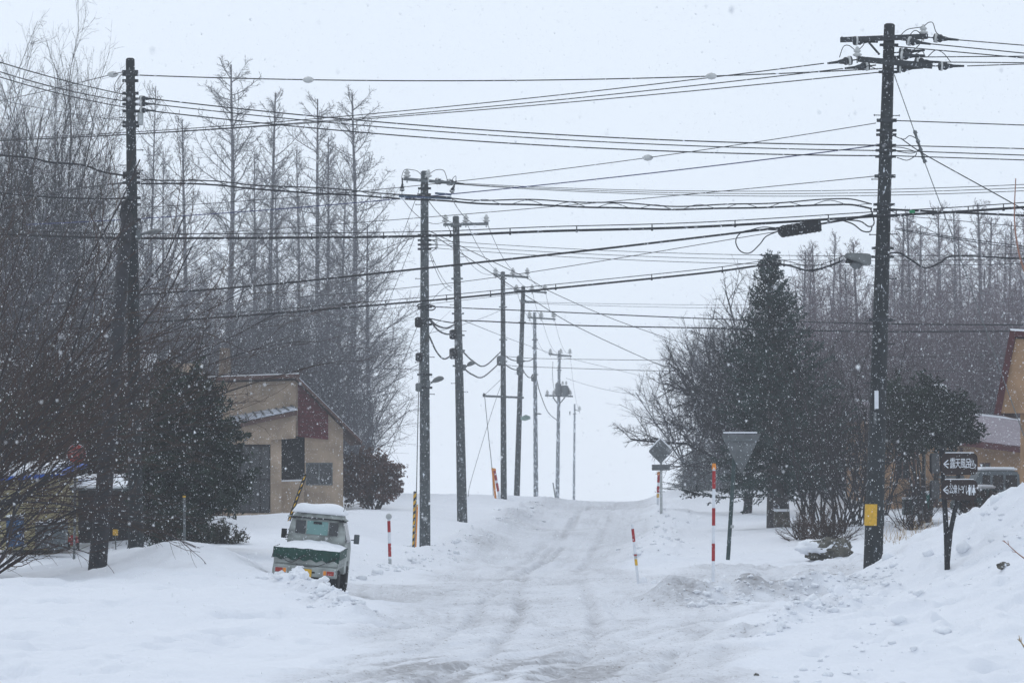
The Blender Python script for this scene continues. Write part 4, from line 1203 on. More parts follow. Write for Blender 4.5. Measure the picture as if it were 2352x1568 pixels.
# direction sign boards
ds = thing('direction_sign', 'dark brown hot spring and toilet direction boards on a black V shaped post', 'direction sign', W(2178, 1304, 54))
b = MB(); b.tube([W(2176, 1312, 54), W(2174, 1230, 54), W(2166, 1090, 54), (W(2164, 1036, 54))], [.055, .052, .046, .044], 12); b.build('post', M['black_plastic'], ds)
b = MB(); b.tube([W(2176, 1290, 53.95), W(2183, 1220, 53.95), (W(2199, 1145, 53.95)), W(2201, 1088, 53.95)], [.050, .048, .044, .042], 12); b.build('post', M['black_plastic'], ds)
b = MB(); b.lathe([(.03, -.03), (.07, 0), (.06, .05), (.02, .08)], 12, W(2164, 1034, 54)); b.build('post_cap', M['black_plastic'], ds, smooth=True)
def capsule(x0, z0, x1, z1, r):
    out = []
    for cx, cz, a0 in ((x1 - r, z1 - r, 0), (x0 + r, z1 - r, 90), (x0 + r, z0 + r, 180), (x1 - r, z0 + r, 270)):
        for k in range(6):
            t = R(a0 + k * 18); out.append((cx + r * math.cos(t), cz + r * math.sin(t)))
    return out
def board(X0, Y0, X1, Y1, D, text, kind, lab):
    a, e = W(X0, Y1, D), W(X1, Y0, D)
    b = MB(); b.prism(capsule(a.x, a.z, e.x, e.z, .10), D - .02, D + .02)
    o = b.build('sign_board', M['sign_brown'], ds, bevel=.006)
    o['label'] = lab
    h = e.z - a.z; cz = (a.z + e.z) / 2
    L = woff(o)
    # arrow
    b = MB(); ax = a.x + .035
    yy = D - .030
    def stroke(p, q, w_=.018):
        d = Vector((q[0] - p[0], q[1] - p[1])); n = Vector((-d.y, d.x)).normalized() * w_ / 2
        b.prism([(p[0] - n.x, p[1] - n.y), (q[0] - n.x, q[1] - n.y), (q[0] + n.x, q[1] + n.y), (p[0] + n.x, p[1] + n.y)], yy, D - .021)
    stroke((ax, cz), (ax + .10, cz)); stroke((ax, cz), (ax + .085, cz + .075)); stroke((ax, cz), (ax + .085, cz - .075))
    b.build('arrow', M['white'], o)
    t = bpy.data.curves.new('lettering', 'FONT')
    t.body = text; t.size = .16 if len(text) == 4 else .145; t.extrude = .004; t.offset = .0
    t.space_character = .82
    t.align_x = 'LEFT'; t.align_y = 'CENTER'
    tmp = bpy.data.objects.new('lettering', t); C.objects.link(tmp)
    bpy.context.view_layer.update()
    me = bpy.data.meshes.new_from_object(tmp.evaluated_get(bpy.context.evaluated_depsgraph_get()))
    bpy.data.objects.remove(tmp)
    me.materials.clear(); me.materials.append(M['white'])
    to = bpy.data.objects.new('lettering', me); C.objects.link(to)
    to.parent = o
    to.location = Vector((ax + .115, D - .026, cz)) - L
    to.rotation_euler = (R(90), 0, 0)
    to.scale = (.68 if len(text) == 4 else .56, 1.3, 1)
    b = MB()
    if kind == 'spa':
        cx = e.x - .105; cc = cz - .03
        P = [(cx + .065 * math.cos(R(k)), cc + .05 * math.sin(R(k))) for k in range(150, 391, 20)]
        for p, q in zip(P, P[1:]): stroke(p, q, .013)
        for dx in (-.03, 0, .03):
            Q = [(cx + dx + .008 * math.sin(k * 1.6), cc - .01 + k * .028) for k in range(5)]
            for p, q in zip(Q, Q[1:]): stroke(p, q, .010)
    else:
        for j, cx in enumerate((e.x - .155, e.x - .075)):
            b.prism([(cx + .016 * math.cos(R(k)), cz + .08 + .018 * math.sin(R(k))) for k in range(0, 360, 45)], yy, D - .021)
            if j == 0: b.prism([(cx - .028, cz + .055), (cx + .028, cz + .055), (cx + .02, cz - .03), (cx + .014, cz - .10), (cx - .014, cz - .10), (cx - .02, cz - .03)][::-1], yy, D - .021)
            else: b.prism([(cx - .014, cz + .055), (cx + .014, cz + .055), (cx + .036, cz - .05), (cx + .012, cz - .05), (cx + .010, cz - .10), (cx - .010, cz - .10), (cx - .012, cz - .05), (cx - .036, cz - .05)][::-1], yy, D - .021)
        stroke((e.x - .115, cz + .09), (e.x - .115, cz - .1), .006)
    b.build('pictogram', M['white'], o)
    b = MB(); q = e.x - a.x
    b.box((a.x + q / 2, D, e.z + .006), (q * .8, .036, .02)); b.build('snow_cap', M['snow'], o, bevel=.006)
    return o
board(2163, 1040, 2245, 1090, 53.9, '露天風呂', 'spa', 'upper board reading open air bath with hot spring mark')
board(2162, 1101, 2245, 1148, 53.9, '公衆トイレ', 'wc', 'lower board reading public toilet with pictogram')
for V0, V1 in ((1040, 1087), (1103, 1145)):
    a, e = W(2135, V1, 54.2), W(2165, V0, 54)
    b = MB(); cz = (a.z + e.z) / 2; h = (e.z - a.z)
    rot = Matrix.Rotation(R(68), 3, 'Z')
    pts = capsule(-.33, -h / 2, .33, h / 2, .1)
    b.prism(pts, -.02, .02)
    ctr = Vector(((a.x + e.x) / 2, 54.28, cz))
    b.v = [tuple(rot @ Vector(p) + ctr) for p in b.v]
    b.build('sign_board', M['black_plastic'], ds, bevel=.006)['label'] = 'black board turned away toward the side street'
for q1, q2, h1 in ((W(2156, 1095, 54), W(2215, 1095, 53.95), .045), (W(2155, 1148, 54.05), W(2172, 1148, 54.05), .06)):
    b = MB(); b.beam(q1, q2, .04, h1); b.build('bracket', M['steel'], ds)

# ------------------------------------------------------------------ small truck
TR = W(702, 1352, 55.6)
tk = thing('small_truck', 'grimy white kei pickup truck with green tarpaulin and snow on its cab roof', 'truck', (TR.x - .07, 55.75, .18), (R(0.5), R(5.0), R(-1.0)))
tk.scale = (.95, 1, 1)
def tpart(b, name, m, bevel=0, parent=None, smooth=False):
    o = b.build(name, M[m], None, world=False, bevel=bevel, smooth=smooth)
    o.parent = parent or tk
    return o
HW = .665
# chassis, bed
b = MB(); b.box((-.38, 1.6, .36), (.09, 3.0, .12)); b.box((.38, 1.6, .36), (.09, 3.0, .12)); b.box((0, .35, .40), (.9, .12, .1)); b.box((0, 1.3, .38), (.9, .12, .1)); tpart(b, 'chassis', 'black_plastic')
b = MB(); b.box((0, .98, .60), (2 * HW, 1.90, .05)); tpart(b, 'bed_floor', 'truck_white')
for sx in (-1, 1):
    b = MB(); b.box((sx * (HW - .015), .98, .765), (.03, 1.88, .27)); b.box((sx * (HW + .004), .98, .89), (.02, 1.88, .03)); tpart(b, 'side_panel', 'truck_white', .006)
b = MB(); b.box((0, .015, .765), (2 * HW - .04, .03, .27))
for x in (-.55, -.18, .18, .55): b.box((x, -.004, .765), (.04, .02, .24))
b.box((0, -.004, .66), (2 * HW - .08, .018, .02)); b.box((0, -.004, .87), (2 * HW - .08, .018, .02))
tpart(b, 'tailgate', 'truck_white', .005)
b = MB(); b.box((0, .0, .555), (2 * HW, .07, .10)); b.box((-.44, -.02, .47), (.46, .05, .13)); b.box((.44, -.02, .47), (.46, .05, .13)); b.box((0, -.01, .44), (.5, .05, .07)); tpart(b, 'rear_bumper', 'truck_white', .008)
for sx in (-1, 1):
    b = MB(); b.box((sx * .50, -.055, .50), (.26, .03, .11)); o = tpart(b, 'tail_lamp', 'lamp_shell', .008)
    b = MB(); b.box((sx * .53, -.074, .50), (.15, .016, .085)); tpart(b, 'red_lens', 'lamp_red', .005, o)
    b = MB(); b.box((sx * .415, -.074, .50), (.06, .016, .085)); tpart(b, 'amber_lens', 'orange', .005, o)
    b = MB(); b.box((sx * .52, .22, .28), (.24, .02, .26)); tpart(b, 'mud_flap', 'black_plastic')
b = MB(); b.box((-.02, -.06, .47), (.33, .012, .165)); o = tpart(b, 'number_plate', 'yellow', .004)
# tarpaulin with corrugated hem, tented to the cab
def tarp():
    b = MB(); n = 40; rows = []
    prof = [(.02, -.040, .93 - .20), (.02, -.045, .93 - .08), (0, -.03, .935), (0, .25, .945), (0, .9, .965), (0, 1.55, .99), (0, 1.86, 1.0)]
    for j, (ex, y, z) in enumerate(prof):
        row = []
        for i in range(n + 1):
            x = -HW - .02 + (2 * HW + .04) * i / n
            e = abs(x) / HW
            wv = .012 * math.sin(i * 1.35 + j) + .006 * math.sin(i * .57)
            zz = z + (0 if j > 1 else .022 * math.sin(i * .9)) - (max(0, e - .25) * (z - .90) * 1.3 if j > 2 else 0)
            row.append((x, y + (wv if j < 3 else 0), zz))
        rows.append(row)
    vs = [p for r_ in rows for p in r_]
    vs += [(x, y + .006, z - .012) for x, y, z in vs]
    N = len(rows) * (n + 1)
    fs = []
    for j in range(len(rows) - 1):
        for i in range(n):
            a = j * (n + 1) + i
            fs.append((a, a + 1, a + n + 2, a + n + 1)); fs.append((a + N, a + n + 1 + N, a + n + 2 + N, a + 1 + N))
    for i in range(n):
        fs.append((i, i + N, i + 1 + N, i + 1))
    b.add(vs, fs)
    for sx in (-1, 1):   # side drape
        sv = []
        for k in range(21):
            y = -.02 + 1.86 * k / 20; q = .93 + .010 * math.sin(k * 1.7)
            sv += [(sx * (HW + .022), y, q), (sx * (HW + .026 + .008 * math.sin(k * 2.1)), y, q - .17), (sx * (HW + .012), y, q), (sx * (HW + .016), y, q - .17)]
        b.add(sv, [(4 * k, 4 * k + 1, 4 * k + 5, 4 * k + 4) for k in range(20)] + [(4 * k + 2, 4 * k + 6, 4 * k + 7, 4 * k + 3) for k in range(20)])
    return b
tpo = tpart(tarp(), 'tarpaulin', 'green_tarp', smooth=False)
b = MB()
vs = []; n = 24; m_ = 12
for j in range(m_ + 1):
    y = -.02 + 1.86 * j / m_
    for i in range(n + 1):
        x = -.68 + 1.36 * i / n; e = abs(x) / .68
        zt = np.interp(y, [0, .25, .9, 1.55, 1.86], [.937, .95, .97, .995, 1.005]); zz = zt - max(0, e - .25) * (zt - .90) * .8
        zz += .03 * (1 - e ** 4) * min(1, (y + .02) / .15 + .15) + .008 * math.sin(i * 1.1 + j * .8)
        vs.append((x, y, zz))
fs = [(j * (n + 1) + i, j * (n + 1) + i + 1, (j + 1) * (n + 1) + i + 1, (j + 1) * (n + 1) + i) for j in range(m_) for i in range(n)]
b.add(vs, fs)
tpart(b, 'snow_layer', 'snow', 0, tpo, True)
b = MB(); b.tube(catmull([(-.62, -.07, .80), (-.3, -.085, .66), (-.1, -.075, .78), (.0, -.07, .82)], 6), .008, 5)
b.tube(catmull([(.66, -.07, .82), (.35, -.085, .66), (.12, -.08, .60), (-.2, -.08, .62)], 6), .008, 5); b.tube(catmull([(-.7, -.06, .72), (-.66, -.07, .9)], 4), .008, 5)
tpart(b, 'rope', 'black_plastic')
# cab: profile (y,z) extruded across with tumblehome
prof = [(1.93, .40), (1.93, 1.22), (1.965, 1.50), (2.02, 1.575), (2.9, 1.60), (3.02, 1.56), (3.28, 1.02), (3.33, .85), (3.33, .35), (3.05, .35), (2.9, .62), (2.5, .62), (2.4, .38)]
def cabx(z): return HW - .01 - max(0, z - .95) * .22 - (max(0, z - 1.5) * .5)
b = MB(); vs = []
for sx in (-1, 1):
    for y, z in prof: vs.append((sx * cabx(z), y, z))
n = len(prof)
tri = tessellate_polygon([[Vector((y, z, 0)) for y, z in prof]])
fs = [(i, (i + 1) % n, (i + 1) % n + n, i + n) for i in range(n)] + [tuple(t) for t in tri] + [tuple(i + n for i in reversed(t)) for t in tri]
b.add(vs, fs)
cab = tpart(b, 'cab', 'truck_white', .02)
b = MB(); b.box((0, 1.925, 1.205), (1.22, .025, .025)); b.box((0, 1.928, 1.0), (1.3, .02, .02)); b.box((0, 1.945, 1.48), (1.30, .05, .03))
for x in (-.22, .22): b.box((x, 1.94, 1.49), (.02, .03, .09))
tpart(b, 'cab_ribs', 'truck_white', .004, cab)
# rear window
def wq(x0, x1, z0, z1, y0, y1, off):
    return [(x0, y0 - off, z0), (x1, y0 - off, z0), (x1, y1 - off, z1), (x0, y1 - off, z1)]
def slab(pts, name, m, parent, th=.01, bevel=0):
    b = MB(); b.add(pts + [(x, y + th, z) for x, y, z in pts], [(0, 1, 2, 3), (7, 6, 5, 4), (0, 4, 5, 1), (1, 5, 6, 2), (2, 6, 7, 3), (3, 7, 4, 0)]); return tpart(b, name, m, bevel, parent)
rw = slab(wq(-.47, .47, 1.13, 1.44, 1.915, 1.945, .004), 'rear_window', 'truck_white', cab, .02, .02)
slab(wq(-.455, -.24, 1.15, 1.42, 1.915, 1.943, .018), 'pane', 'glass_dark', rw, .01)
slab(wq(.26, .455, 1.15, 1.42, 1.915, 1.943, .018), 'pane', 'glass_dark', rw, .01)
slab(wq(-.215, .235, 1.15, 1.42, 1.915, 1.943, .018), 'pane', 'glass_teal', rw, .01)
b = MB(); b.box((.01, 1.915, 1.385), (.18, .014, .05)); tpart(b, 'rear_view_mirror', 'black_plastic', .005, cab)
b = MB(); b.box((0, 1.918, 1.475), (1.14, .03, .028)); b.box((-.52, 1.91, 1.46), (.12, .04, .03)); b.box((.54, 1.91, 1.45), (.16, .04, .03)); tpart(b, 'gutter_strip', 'black_plastic', .004, cab)
for sx in (-1, 1):
    pts = [(sx * (cabx(1.0) + .004), 2.12, 1.02), (sx * (cabx(1.0) + .004), 3.05, 1.02), (sx * (cabx(1.5) + .006), 2.92, 1.48), (sx * (cabx(1.5) + .006), 2.12, 1.48)]
    b = MB(); b.add(pts + [(x - sx * .01, y, z) for x, y, z in pts], [(0, 1, 2, 3), (7, 6, 5, 4), (0, 4, 5, 1), (1, 5, 6, 2), (2, 6, 7, 3), (3, 7, 4, 0)]); tpart(b, 'side_window', 'glass_dark', 0, cab)
    b = MB(); b.tube([(sx * .66, 3.0, 1.05), (sx * .80, 2.95, 1.07)], .012, 6)
    b.box((sx * .79, 2.94, 1.08), (.115, .07, .19)); b.box((sx * .79, 2.90, 1.08), (.09, .02, .16))
    tpart(b, 'wing_mirror', 'black_plastic' if sx < 0 else 'grey_box', .015)
    b = MB(); b.box((sx * (HW - .008), 2.22, .9), (.02, .1, .03)); tpart(b, 'door_handle', 'black_plastic', .004, cab)
b = MB(); pts = [(-.56, 3.255, 1.06), (.56, 3.255, 1.06), (.50, 3.055, 1.5), (-.50, 3.055, 1.5)]
b.add(pts + [(x, y + .03, z + .01) for x, y, z in pts], [(0, 1, 2, 3), (7, 6, 5, 4), (0, 4, 5, 1), (1, 5, 6, 2), (2, 6, 7, 3), (3, 7, 4, 0)]); tpart(b, 'windscreen', 'glass_dark', 0, cab)
b = MB()
vs = []; n = 16; m_ = 10
for j in range(m_ + 1):
    y = 1.95 + 1.05 * j / m_
    for i in range(n + 1):
        x = -.56 + 1.12 * i / n; e = abs(x) / .56; ey = abs(y - 2.47) / .53
        vs.append((x, y, 1.575 + .17 * (1 - e ** 5) ** .5 * (1 - ey ** 6) ** .5 * (1 + .12 * math.sin(i * .5 + j * .3)) + .01))
N = len(vs)
vs += [(x, y, 1.57) for x, y, z in vs]
fs = []
for j in range(m_):
    for i in range(n):
        a = j * (n + 1) + i; q = (a, a + 1, a + n + 2, a + n + 1); fs.append(q); fs.append(tuple(k + N for k in reversed(q)))
edge = [i for i in range(n + 1)] + [(j + 1) * (n + 1) - 1 for j in range(1, m_ + 1)] + [m_ * (n + 1) + i for i in reversed(range(n))] + [j * (n + 1) for j in reversed(range(1, m_))]
for a, c in zip(edge, edge[1:] + edge[:1]): fs.append((a, a + N, c + N, c))
b.add(vs, fs); tpart(b, 'roof_snow', 'snow', 0, cab, True)
b = MB(); b.tube([(.5, 2.1, 1.58), (.62, 2.15, 2.05)], .006, 5); b.tube([(.5, 2.1, 1.56), (.5, 2.1, 1.6)], .02, 8); tpart(b, 'antenna', 'black_plastic')
for sx in (-1, 1):
    for y in (.62, 2.7):
        w_ = bpy.data.objects.new('wheel', None); C.objects.link(w_); w_.parent = tk; w_.location = (sx * .60, y, .27)
        b = MB(); b.lathe([(.17, -.075), (.25, -.075), (.275, -.05), (.275, .05), (.25, .075), (.17, .075)], 24, (0, 0, 0), 'X'); tpart(b, 'tyre', 'tyre', 0, w_)
        b = MB(); b.lathe([(.05, -.05), (.165, -.055), (.17, .055), (.05, .05)], 20, (0, 0, 0), 'X'); tpart(b, 'rim', 'rim', 0, w_)
b = MB(); b.box((0, .62, .27), (1.1, .08, .08)); b.lathe([(.06, -.1), (.12, 0), (.06, .1)], 10, (0, .62, .27), 'X'); tpart(b, 'rear_axle', 'black_plastic')

# ------------------------------------------------------------------ buildings
def pz(X, Y, D):
    p = W(X, Y, D); return (p.x, p.z)
def polyP(L, D): return [pz(x, y, D) for x, y in L]
def slab3(P, th, name, m, parent, up=(0, 0, 1)):
    """thick sheet from 4 world points"""
    P = [Vector(p) for p in P]; u = Vector(up) * th
    b = MB(); n = len(P)
    b.add(P + [p + u for p in P], [tuple(range(n - 1, -1, -1)), tuple(range(n, 2 * n))] + [(i, (i + 1) % n, (i + 1) % n + n, i + n) for i in range(n)])
    return b.build(name, m if not isinstance(m, str) else M[m], parent)
def window(parent, X0, Y0, X1, Y1, D, mull=0, frame='steel', depth=.12, glass='glass_dark'):
    (x0, z1), (x1, z0) = pz(X0, Y0, D), pz(X1, Y1, D)
    b = MB(); t = .05
    b.prism([(x0, z0), (x1, z0), (x1, z1), (x0, z1)], D + .02, D + .1, [[(x0 + t, z0 + t), (x0 + t, z1 - t), (x1 - t, z1 - t), (x1 - t, z0 + t)]])
    for k in range(mull):
        xx = x0 + (x1 - x0) * (k + 1) / (mull + 1); b.box((xx, D + .06, (z0 + z1) / 2), (.05, .06, z1 - z0 - 2 * t - .002))
    f = b.build('window', M[frame], parent)
    b = MB(); b.box(((x0 + x1) / 2, D + .075, (z0 + z1) / 2), (x1 - x0 - 2 * t, .01, z1 - z0 - 2 * t)); b.build('pane', M[glass], f)
    return f
# left house
H = thing('house', 'tan stucco house with a maroon shingled corner and snowy porch roof', 'house', W(650, 1190, 110))
DH = 110.0
outl = [(470, 880), (679, 874), (788, 985), (788, 1200), (470, 1205)]
def rectc(x0, y0, x1, y1): return [(x0, y0), (x0, y1), (x1, y1), (x1, y0)]
holes = [rectc(637, 1001, 700, 1172), rectc(702, 1062, 764, 1114), rectc(545, 1020, 612, 1180)]
b = MB(); b.prism(polyP(outl, DH), DH, DH + .25, [polyP(h, DH) for h in holes])
wl = b.build('wall', M['stucco'], H)
x1_, z1_ = pz(788, 985, DH); x0_, zb = pz(470, 1205, DH)
b = MB(); b.box((x1_ - .12, DH + 4.4, (z1_ + zb) / 2), (.24, 8.3, z1_ - zb)); b.box((x0_ + .12, DH + 4.4, (z1_ + zb) / 2 + .6), (.24, 8.3, z1_ - zb + 1.2)); b.box(((x0_ + x1_) / 2, DH + 8.6, (z1_ + zb) / 2), (x1_ - x0_, .2, z1_ - zb)); b.build('side_wall', M['stucco'], H)
P = [W(673, 866, 109.5), W(829, 1020, 109.5)]
slab3([P[0], P[1], P[1] + Vector((0, 9.6, 0)), P[0] + Vector((0, 9.6, 0))], .14, 'roof', 'brown_trim', H)
rs = slab3([P[0] + Vector((0, .03, .145)), P[1] + Vector((-.02, .03, .145)), P[1] + Vector((-.02, 9.5, .145)), P[0] + Vector((0, 9.5, .145))], .035, 'roof_snow', 'roof_snow', H)
P = [W(455, 876, 109.5), W(685, 867, 109.5)]
slab3([P[0], P[1], P[1] + Vector((0, 9.6, 0)), P[0] + Vector((0, 9.6, 0))], .14, 'roof', 'brown_trim', H)
slab3([P[0] + Vector((0, .03, .145)), P[1] + Vector((-.05, .03, .145)), P[1] + Vector((-.05, 9.5, .145)), P[0] + Vector((0, 9.5, .145))], .04, 'roof_snow', 'snow', H)
b = MB(); b.prism(polyP([(684, 880), (753, 951), (753, 1009), (684, 1002)], DH - .1), DH - .14, DH - .02); mp = b.build('shingle_panel', M['maroon'], H)
b = MB()
for k in range(12):
    V = 893 + k * 9.5; xr = 684 + min(69, max(0, (V - 880) * .97)) if V < 951 else 753
    if xr > 692: b.beam(W(685, V, DH - .16), W(xr - 1, V, DH - .16), .02, .03)
b.build('shingle_edge', M['maroon_trim'], mp)
window(H, 702, 1062, 764, 1114, DH, 1)
# recess
x0, z1 = pz(637, 1001, DH); x1, z0 = pz(700, 1172, DH)
b = MB(); b.box(((x0 + x1) / 2, DH + 1.6, (z0 + z1) / 2), (x1 - x0 + .4, .1, z1 - z0 + .4)); b.box((x0 - .1, DH + .9, (z0 + z1) / 2), (.1, 1.3, z1 - z0 + .4)); b.box((x1 + .1, DH + .9, (z0 + z1) / 2), (.1, 1.3, z1 - z0 + .4)); b.box(((x0 + x1) / 2, DH + .9, z1 + .15), (x1 - x0 + .3, 1.3, .1))
b.build('entrance_recess', M['dark_wood'], H)
b = MB(); b.prism(polyP([(639, 1106), (652, 1102), (697, 1104), (697, 1178), (639, 1180)], DH - .3), DH - .5, DH - .3); b.build('porch_wall', M['stucco'], H)
b = MB(); b.beam(W(640, 1104, DH - .4), W(697, 1102, DH - .4), .26, .06); b.build('porch_wall_snow', M['snow'], H)
# dark glazed sun room on the left with low pitched snowy roof
x0, z1 = pz(520, 1020, 108.6); x1, z0 = pz(612, 1180, 108.6)
b = MB(); b.box(((x0 + x1) / 2, 109.3, (z0 + z1) / 2), (x1 - x0, 1.2, z1 - z0)); fr = b.build('sun_room', M['dark_wood'], H)
for k in range(4):
    xa = x0 + (x1 - x0) * k / 4 + .04; xb = x0 + (x1 - x0) * (k + 1) / 4 - .04
    for za, zc in ((z0 + .1, z0 + 1.25), (z0 + 1.35, z1 - .1)):
        b = MB(); b.box(((xa + xb) / 2, 108.68, (za + zc) / 2), (xb - xa, .03, zc - za)); b.build('pane', M['glass_dark'], fr)
b = MB(); b.prism(polyP([(526, 975), (668, 944), (668, 1006), (612, 1010), (612, 1020), (526, 1020)], 108.3), 108.3, 109.9); b.build('gable_wall', M['stucco'], H)
b = MB(); b.prism(polyP([(612, 1010), (637, 1008), (637, 1195), (612, 1195)], 108.5), 108.5, 109.95); b.build('corner_pier', M['stucco'], H)
b = MB(); b.prism(polyP([(510, 1178), (612, 1178), (612, 1200), (510, 1205)], 108.5), 108.45, 109.9); b.build('base_wall', M['stucco'], H)
A_, B_ = W(521, 975, 107.9), W(669, 943, 107.9)
C_, D_ = W(536, 945, 112), W(668, 930, 112)
b = MB(); b.add([A_, B_, D_, C_] + [p - Vector((0, 0, .16)) for p in (A_, B_, D_, C_)], [(0, 1, 2, 3), (7, 6, 5, 4), (0, 4, 5, 1), (1, 5, 6, 2), (2, 6, 7, 3), (3, 7, 4, 0)]); pr_ = b.build('porch_roof', M['brown_trim'], H)
b = MB()
up = Vector((0, 0, .03)); b.add([p + up for p in (A_, B_, D_, C_)] + [p + up * 2.4 for p in (A_, B_, D_, C_)], [(3, 2, 1, 0), (4, 5, 6, 7), (0, 1, 5, 4), (1, 2, 6, 5), (2, 3, 7, 6), (3, 0, 4, 7)])
b.build('roof_snow', M['roof_snow'], pr_)
b = MB(); 
for k in range(9):
    t = k / 8; b.beam(A_.lerp(B_, t) + up * 3, C_.lerp(D_, t) + up * 3, .05, .05)
b.build('roof_seam', M['steel'], pr_)
b = MB(); x0, z1 = pz(526, 800, 114); x1, z0 = pz(556, 880, 114); b.box(((x0 + x1) / 2, 114, (z0 + z1) / 2), (x1 - x0, .6, z1 - z0), taper=.75); b.build('chimney', M['stucco_dim'], H)
b = MB(); x0, z1 = pz(380, 835, 116); x1, z0 = pz(500, 1190, 116); b.box(((x0 + x1) / 2, 118, (z0 + z1) / 2), (x1 - x0, 4, z1 - z0)); b.build('rear_wing', M['stucco'], H)

H.rotation_euler = (0, 0, R(6))
# long building with snowy roof far left
L_ = thing('long_building', 'long low brown building with a snow covered roof behind the left bushes', 'building', W(150, 1230, 98))
b = MB(); b.prism(polyP([(20, 872), (330, 872), (330, 1230), (20, 1235)], 98), 98, 98.3, [polyP(rectc(x, 905, x + 34, 945), 98) for x in (60, 150, 240)]); b.build('wall', M['stucco_dim'], L_)
for x in (60, 150, 240): window(L_, x, 905, x + 34, 945, 98, 1, 'white')
b = MB(); x0, z1 = pz(20, 872, 98); x1, z0 = pz(330, 1230, 98); b.box(((x0 + x1) / 2, 105, (z0 + z1) / 2), (x1 - x0, .3, z1 - z0)); b.box((x0 + .15, 101.6, (z0 + z1) / 2), (.3, 6.5, z1 - z0)); b.box((x1 - .15, 101.6, (z0 + z1) / 2), (.3, 6.5, z1 - z0)); b.build('side_wall', M['stucco_dim'], L_)
a, e = W(8, 872, 97.4), W(342, 870, 97.4)
slab3([a, e, e + Vector((-.3, 4.6, .75)), a + Vector((.3, 4.6, .75))], .12, 'roof', 'brown_trim', L_)
slab3([v + Vector((0, .02, .125)) for v in (a, e, e + Vector((-.3, 4.6, .75)), a + Vector((.3, 4.6, .75)))], .16, 'roof_snow', 'snow', L_)
a, e = W(8, 872, 97.4) + Vector((.3, 4.6, .75)), W(342, 870, 97.4) + Vector((-.3, 4.6, .75))
slab3([a, e, e + Vector((.3, 4.2, -.7)), a + Vector((-.3, 4.2, -.7))], .12, 'roof', 'brown_trim', L_)

# yellow shed with blue roof edge
S_ = thing('shed', 'faded yellow shed with a bright blue roof edge under snow', 'shed', W(70, 1260, 73))
b = MB(); b.prism(polyP([(-20, 1100), (132, 1100), (132, 1262), (-20, 1262)], 73), 73, 76.5, ); b.build('wall', M['shed_yellow'], S_)
b = MB()
for k in range(1, 5): b.beam(W(-19, 1100 + k * 24, 72.98), W(131, 1100 + k * 24, 72.98), .02, .02)
b.build('siding_edge', M['stucco_dim'], S_)
a, e = W(-30, 1106, 72.6), W(138, 1096, 72.6)
slab3([a, e, e + Vector((0, 4.6, .25)), a + Vector((0, 4.6, .25))], .10, 'roof', 'blue_trim', S_)
slab3([v + Vector((0, .03, .105)) for v in (a, e + Vector((-.25, 0, 0)), e + Vector((-.25, 4.4, .25)), a + Vector((0, 4.4, .25)))], .13, 'roof_snow', 'snow', S_)
# dark carport
K_ = thing('carport', 'dark open lean-to with a thin snow covered roof between shed and pole', 'carport', W(200, 1262, 75))
a, e = W(132, 1126, 75), W(300, 1126, 75)
slab3([a, e, e + Vector((0, 3.6, .3)), a + Vector((0, 3.6, .3))], .06, 'roof', 'grey_box', K_)
slab3([v + Vector((0, .02, .062)) for v in (a, e, e + Vector((0, 3.5, .3)), a + Vector((0, 3.5, .3)))], .05, 'roof_snow', 'snow', K_)
b = MB(); x0, z1 = pz(134, 1122, 78.4); x1, z0 = pz(300, 1258, 78.4); b.box(((x0 + x1) / 2, 78.4, (z0 + z1) / 2), (x1 - x0, .08, z1 - z0)); b.build('back_wall', M['dark_wood'], K_)
for X in (136, 220, 298):
    b = MB(); b.beam(W(X, 1262, 75.1), W(X, 1127, 75.1), .08, .08); b.build('post', M['dark_wood'], K_)
def boxthing(name, label, cat, X0, Y0, X1, Y1, D, dep, m, lid=None, bev=.02):
    x0, z1 = pz(X0, Y0, D); x1, z0 = pz(X1, Y1, D)
    o = thing(name, label, cat, ((x0 + x1) / 2, D, z0))
    b = MB(); b.box(((x0 + x1) / 2, D, (z0 + z1) / 2), (x1 - x0, dep, z1 - z0)); b.box(((x0 + x1) / 2, D - dep / 2 - .01, (z0 * .3 + z1 * .7)), ((x1 - x0) * .9, .02, .03)); b.build('body', M[m], o, bevel=bev)
    b = MB(); b.box(((x0 + x1) / 2, D, z1 + .035), ((x1 - x0) * 1.06, dep * 1.08, .07)); b.build('lid', M[lid or m], o, bevel=bev)
    return o
boxthing('storage_bin', 'blue plastic bin in front of the yellow shed', 'bin', 18, 1188, 52, 1255, 71, .45, 'blue_tarp', 'snow')
boxthing('metal_cabinet', 'grey metal cabinet right of the blue bin', 'cabinet', 84, 1204, 112, 1260, 72, .4, 'grey_box', 'snow')
boxthing('metal_cabinet', 'larger grey metal cabinet under the carport edge', 'cabinet', 113, 1198, 152, 1262, 72, .5, 'grey_box', 'snow')
rd = thing('mower', 'small red garden machine half buried in snow under the carport', 'machine', W(168, 1262, 74))
b = MB(); b.box(W(168, 1240, 74), (.26, .4, .26), taper=.75); b.build('body', M['red'], rd, bevel=.04)
b = MB(); b.tube([W(160, 1232, 74), W(150, 1208, 74.3), W(158, 1204, 74.3)], .02, 8); b.build('handle', M['black_plastic'], rd)
for dx in (-.12, .12):
    b = MB(); b.lathe([(.04, -.03), (.10, -.03), (.10, .03), (.04, .03)], 14, W(168, 1254, 73.8) + Vector((dx, 0, 0)), 'X'); b.build('wheel', M['tyre'], rd)
yb = thing('meter_box', 'small yellow box on a stick between the two left poles', 'box', W(265, 1262, 74))
b = MB(); b.tube([W(266, 1266, 74), W(265, 1226, 74)], .015, 6); b.build('stick', M['steel'], yb)
b = MB(); b.box(W(265, 1222, 74), (.13, .08, .16)); b.build('box', M['yellow'], yb, bevel=.01)

